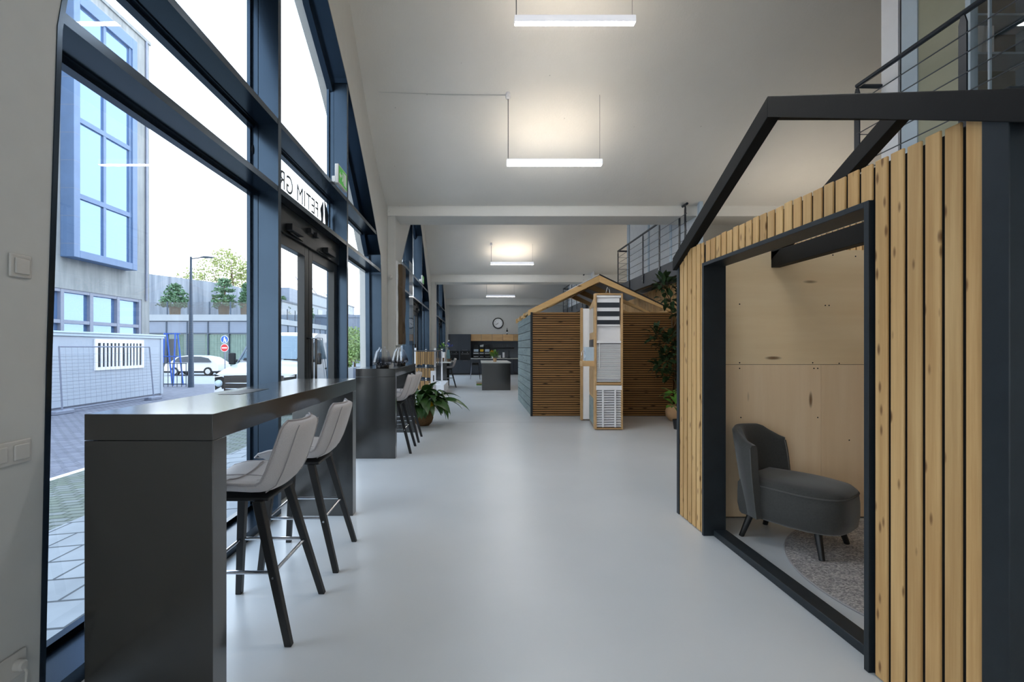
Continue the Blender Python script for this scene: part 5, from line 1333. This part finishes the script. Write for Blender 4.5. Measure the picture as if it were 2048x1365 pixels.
ey = onface(0, 11.87, .46, .05)[1]
mb = MB()
for (a, c) in (((0,.14),(.09,0)),((.09,0),(0,-.14)),((0,-.14),(-.09,0)),((-.09,0),(0,.14))):
    mb.beam((vc+a[0], ey, .46+a[1]), (vc+c[0], ey, .46+c[1]), .03, .03, up=(0,1,0))
part('diamond_emblem', mb, M['steel'], gr, smooth=0)
for s in (-1, 1):
    pts = [onface(s*u, 11.9+.02, z, .03) for u, z in ((.99,.66),(.72,.56),(.72,.30),(.98,.24))]
    mb = MB(); mb.prism(pts, (0,-.02,0)); hl = part('headlight', mb, M['tyre'], vn, smooth=0)
    mb = MB(); p = onface(s*.86, 11.9, .40, .06); mb.sph((p[0], p[1]+.02, p[2]), .11, .05, .09); part('lamp_lens', mb, M['paleframe'], hl)
    mb = MB(); p = onface(s*.86, 11.9, .55, .06); mb.beam((p[0]-.12, p[1], p[2]+.0), (p[0]+.12, p[1], p[2]+.03), .03, .02); part('day_light', mb, M['white'], hl)
    xs = vc+s*1.0
    win = [(13.22,1.02),(13.62,1.50),(13.98,1.60),(14.45,1.60),(14.5,1.02)]
    mb = MB(); mb.prism([(vc+s*(wat(z)+.008)-s*.03*0, y, z) for y, z in win], (s*.012, 0, 0)); part('side_window', mb, M['vanglass'], vn, smooth=0)
    mb = MB(); mb.tube([(vc+s*(wat(z)+.012), y, z) for y, z in ((13.2,.0),(13.15,.98),(13.6,1.56),(14.0,1.66),(14.5,1.66),(14.55,.0))], .012, 6); part('door_seam', mb, M['greyframe'], vn)
    mb = MB(); mb.box(vc+s*1.06-.02, vc+s*1.06+.02, 14.25, 14.42, .72, .76); part('door_handle', mb, M['tyre'], vn, bevel=.006)
    mb = MB(); mb.box(vc+s*1.2-.09, vc+s*1.2+.09, 13.15, 13.25, .90, 1.22); mb.beam((vc+s*1.0, 13.2, .98), (vc+s*1.15, 13.2, 1.02), .06, .08); part('wing_mirror', mb, M['tyre'], vn, bevel=.03)
    for y in (12.75, 16.3):
        mb = MB(); mb.cyl((vc+s*.84, y, gz+.33), (vc+s*1.06, y, gz+.33), .33, n=24); wh = part('wheel', mb, M['tyre'], vn, bevel=.03)
        mb = MB(); mb.cyl((vc+s*1.06, y, gz+.33), (vc+s*1.07, y, gz+.33), .2, n=20); part('hub_cap', mb, M['steel'], wh)
mb = MB(); mb.box(vc-1.0, vc+1.0, 11.85, 12.05, gz+.18, -.1); part('bumper', mb, M['tyre'], vn, bevel=.04)
mb = MB(); mb.box(vc-1.02, vc+1.02, 15.4, 17.6, .15, .28); mb.box(vc-1.02, vc+1.02, 15.4, 15.46, .28, 1.55); mb.box(vc-1.02, vc-.98, 15.46, 17.6, .28, .65); mb.box(vc+.98, vc+1.02, 15.46, 17.6, .28, .65); part('load_bed', mb, M['vanpaint'], vn, smooth=0)
mb = MB(); mb.box(vc-.4, vc+.4, 15.2, 17.5, gz+.4, .15); part('chassis', mb, M['tyre'], vn, smooth=0)

# passing car (built at rest)
cr = thing('passing_car', 'white estate car on the cross street behind the street lamp', 'car', (-20.9, 36.3, G))
cx, cyy = -21.3, 36.0
pr = [(-2.0,.32),(-2.02,.62),(-1.9,.92),(-1.55,1.02),(-1.15,1.42),(-.4,1.52),(.6,1.50),(1.35,1.36),(1.85,.98),(2.0,.86),(2.03,.42),(1.95,.30)]
mb = MB(); mb.loft([[(cx+x, cyy+s*(.86 if z < .95 else .86-.28*(z-.95)/.6), G+z) for x, z in pr] for s in (-1, -.97, .97, 1)]); part('car_body', mb, M['vanpaint'], cr, smooth=40)
for s in (-1, 1):
    mb = MB(); mb.prism([(cx+x, cyy+s*(.865-.28*(z-.95)/.6), G+z) for x, z in ((-1.4,1.02),(-1.05,1.38),(-.4,1.44),(.6,1.42),(1.2,1.30),(1.5,1.02))], (0, s*.01, 0)); part('side_windows', mb, M['kitchen'], cr, smooth=0)
    for x in (-1.25, 1.25):
        mb = MB(); mb.cyl((cx+x, cyy+s*.62, G+.32), (cx+x, cyy+s*.88, G+.32), .32, n=24); wh = part('wheel', mb, M['tyre'], cr)
        mb = MB(); mb.cyl((cx+x, cyy+s*.88, G+.32), (cx+x, cyy+s*.89, G+.32), .19, n=16); part('hub_cap', mb, M['steel'], wh)
mb = MB(); mb.box(cx-2.03, cx+2.03, cyy-.87, cyy+.87, G+.22, G+.36); part('sill_trim', mb, M['tyre'], cr, bevel=.03)
# blue trestle and barrier by the container
bt_ = thing('blue_trestle', 'blue steel trestle standing behind the site container corner', 'trestle', (-17.2, 26.0, G))
mb = MB()
for a in (-.35, .25): mb.tube([(-17.0+a, 26, G), (-17.0+a+.12, 26, 2.2)], .04, 6); mb.tube([(-17.0+a+.3, 26.4, G), (-17.0+a+.12, 26.2, 2.2)], .04, 6)
mb.tube([(-17.45,26,.9),(-16.4,26,.9)], .03, 6); mb.tube([(-17.3,26.2,2.15),(-16.5,26.2,2.15)], .03, 6); part('trestle_frame', mb, M['signblue'], bt_)
gb = thing('site_barrier', 'low grey barrier fence beside the container and street lamp', 'barrier', (-16.4, 25.2, G))
mb = MB()
for k in range(9): mb.tube([(-17.4+k*.24, 25.1, G), (-17.4+k*.24, 25.1, .55)], .018, 6)
mb.tube([(-17.4,25.1,.55),(-15.45,25.1,.55)], .025, 6); mb.tube([(-17.4,25.1,G+.15),(-15.45,25.1,G+.15)], .03, 6); part('barrier_frame', mb, M['extdark'], gb)

# ------------------------------------------------------------------ light, sky, camera
w = bpy.data.worlds.new('World'); bpy.context.scene.world = w; w.use_nodes = True
nt = w.node_tree; bg = nt.nodes['Background']
tc = nd(nt, 'ShaderNodeTexCoord'); sp = nd(nt, 'ShaderNodeSeparateXYZ'); nt.links.new(tc.outputs['Generated'], sp.inputs[0])
col = ramp(nt, sp.outputs['Z'], [(0, (.92,.96,1,1)), (.25, (.86,.93,1,1)), (.7, (.60,.77,1,1))])
nt.links.new(col, bg.inputs['Color']); bg.inputs['Strength'].default_value = SKY
cam = bpy.data.cameras.new('Camera'); co = bpy.data.objects.new('Camera', cam); COL.objects.link(co)
co.location = (0, 0, H); co.rotation_euler = (PI/2, 0, 0)
cam.sensor_width = 36; cam.sensor_fit = 'HORIZONTAL'; cam.lens = F*36/2048
cam.shift_x = (1024-955)/2048; cam.shift_y = (697-682.5)/2048; cam.clip_start = .05; cam.clip_end = 400
s = bpy.context.scene; s.camera = co
s.view_settings.view_transform = 'Standard'; s.view_settings.look = 'None'; s.view_settings.gamma = 1; s.view_settings.use_curve_mapping = False
s.view_settings.exposure = EXPO
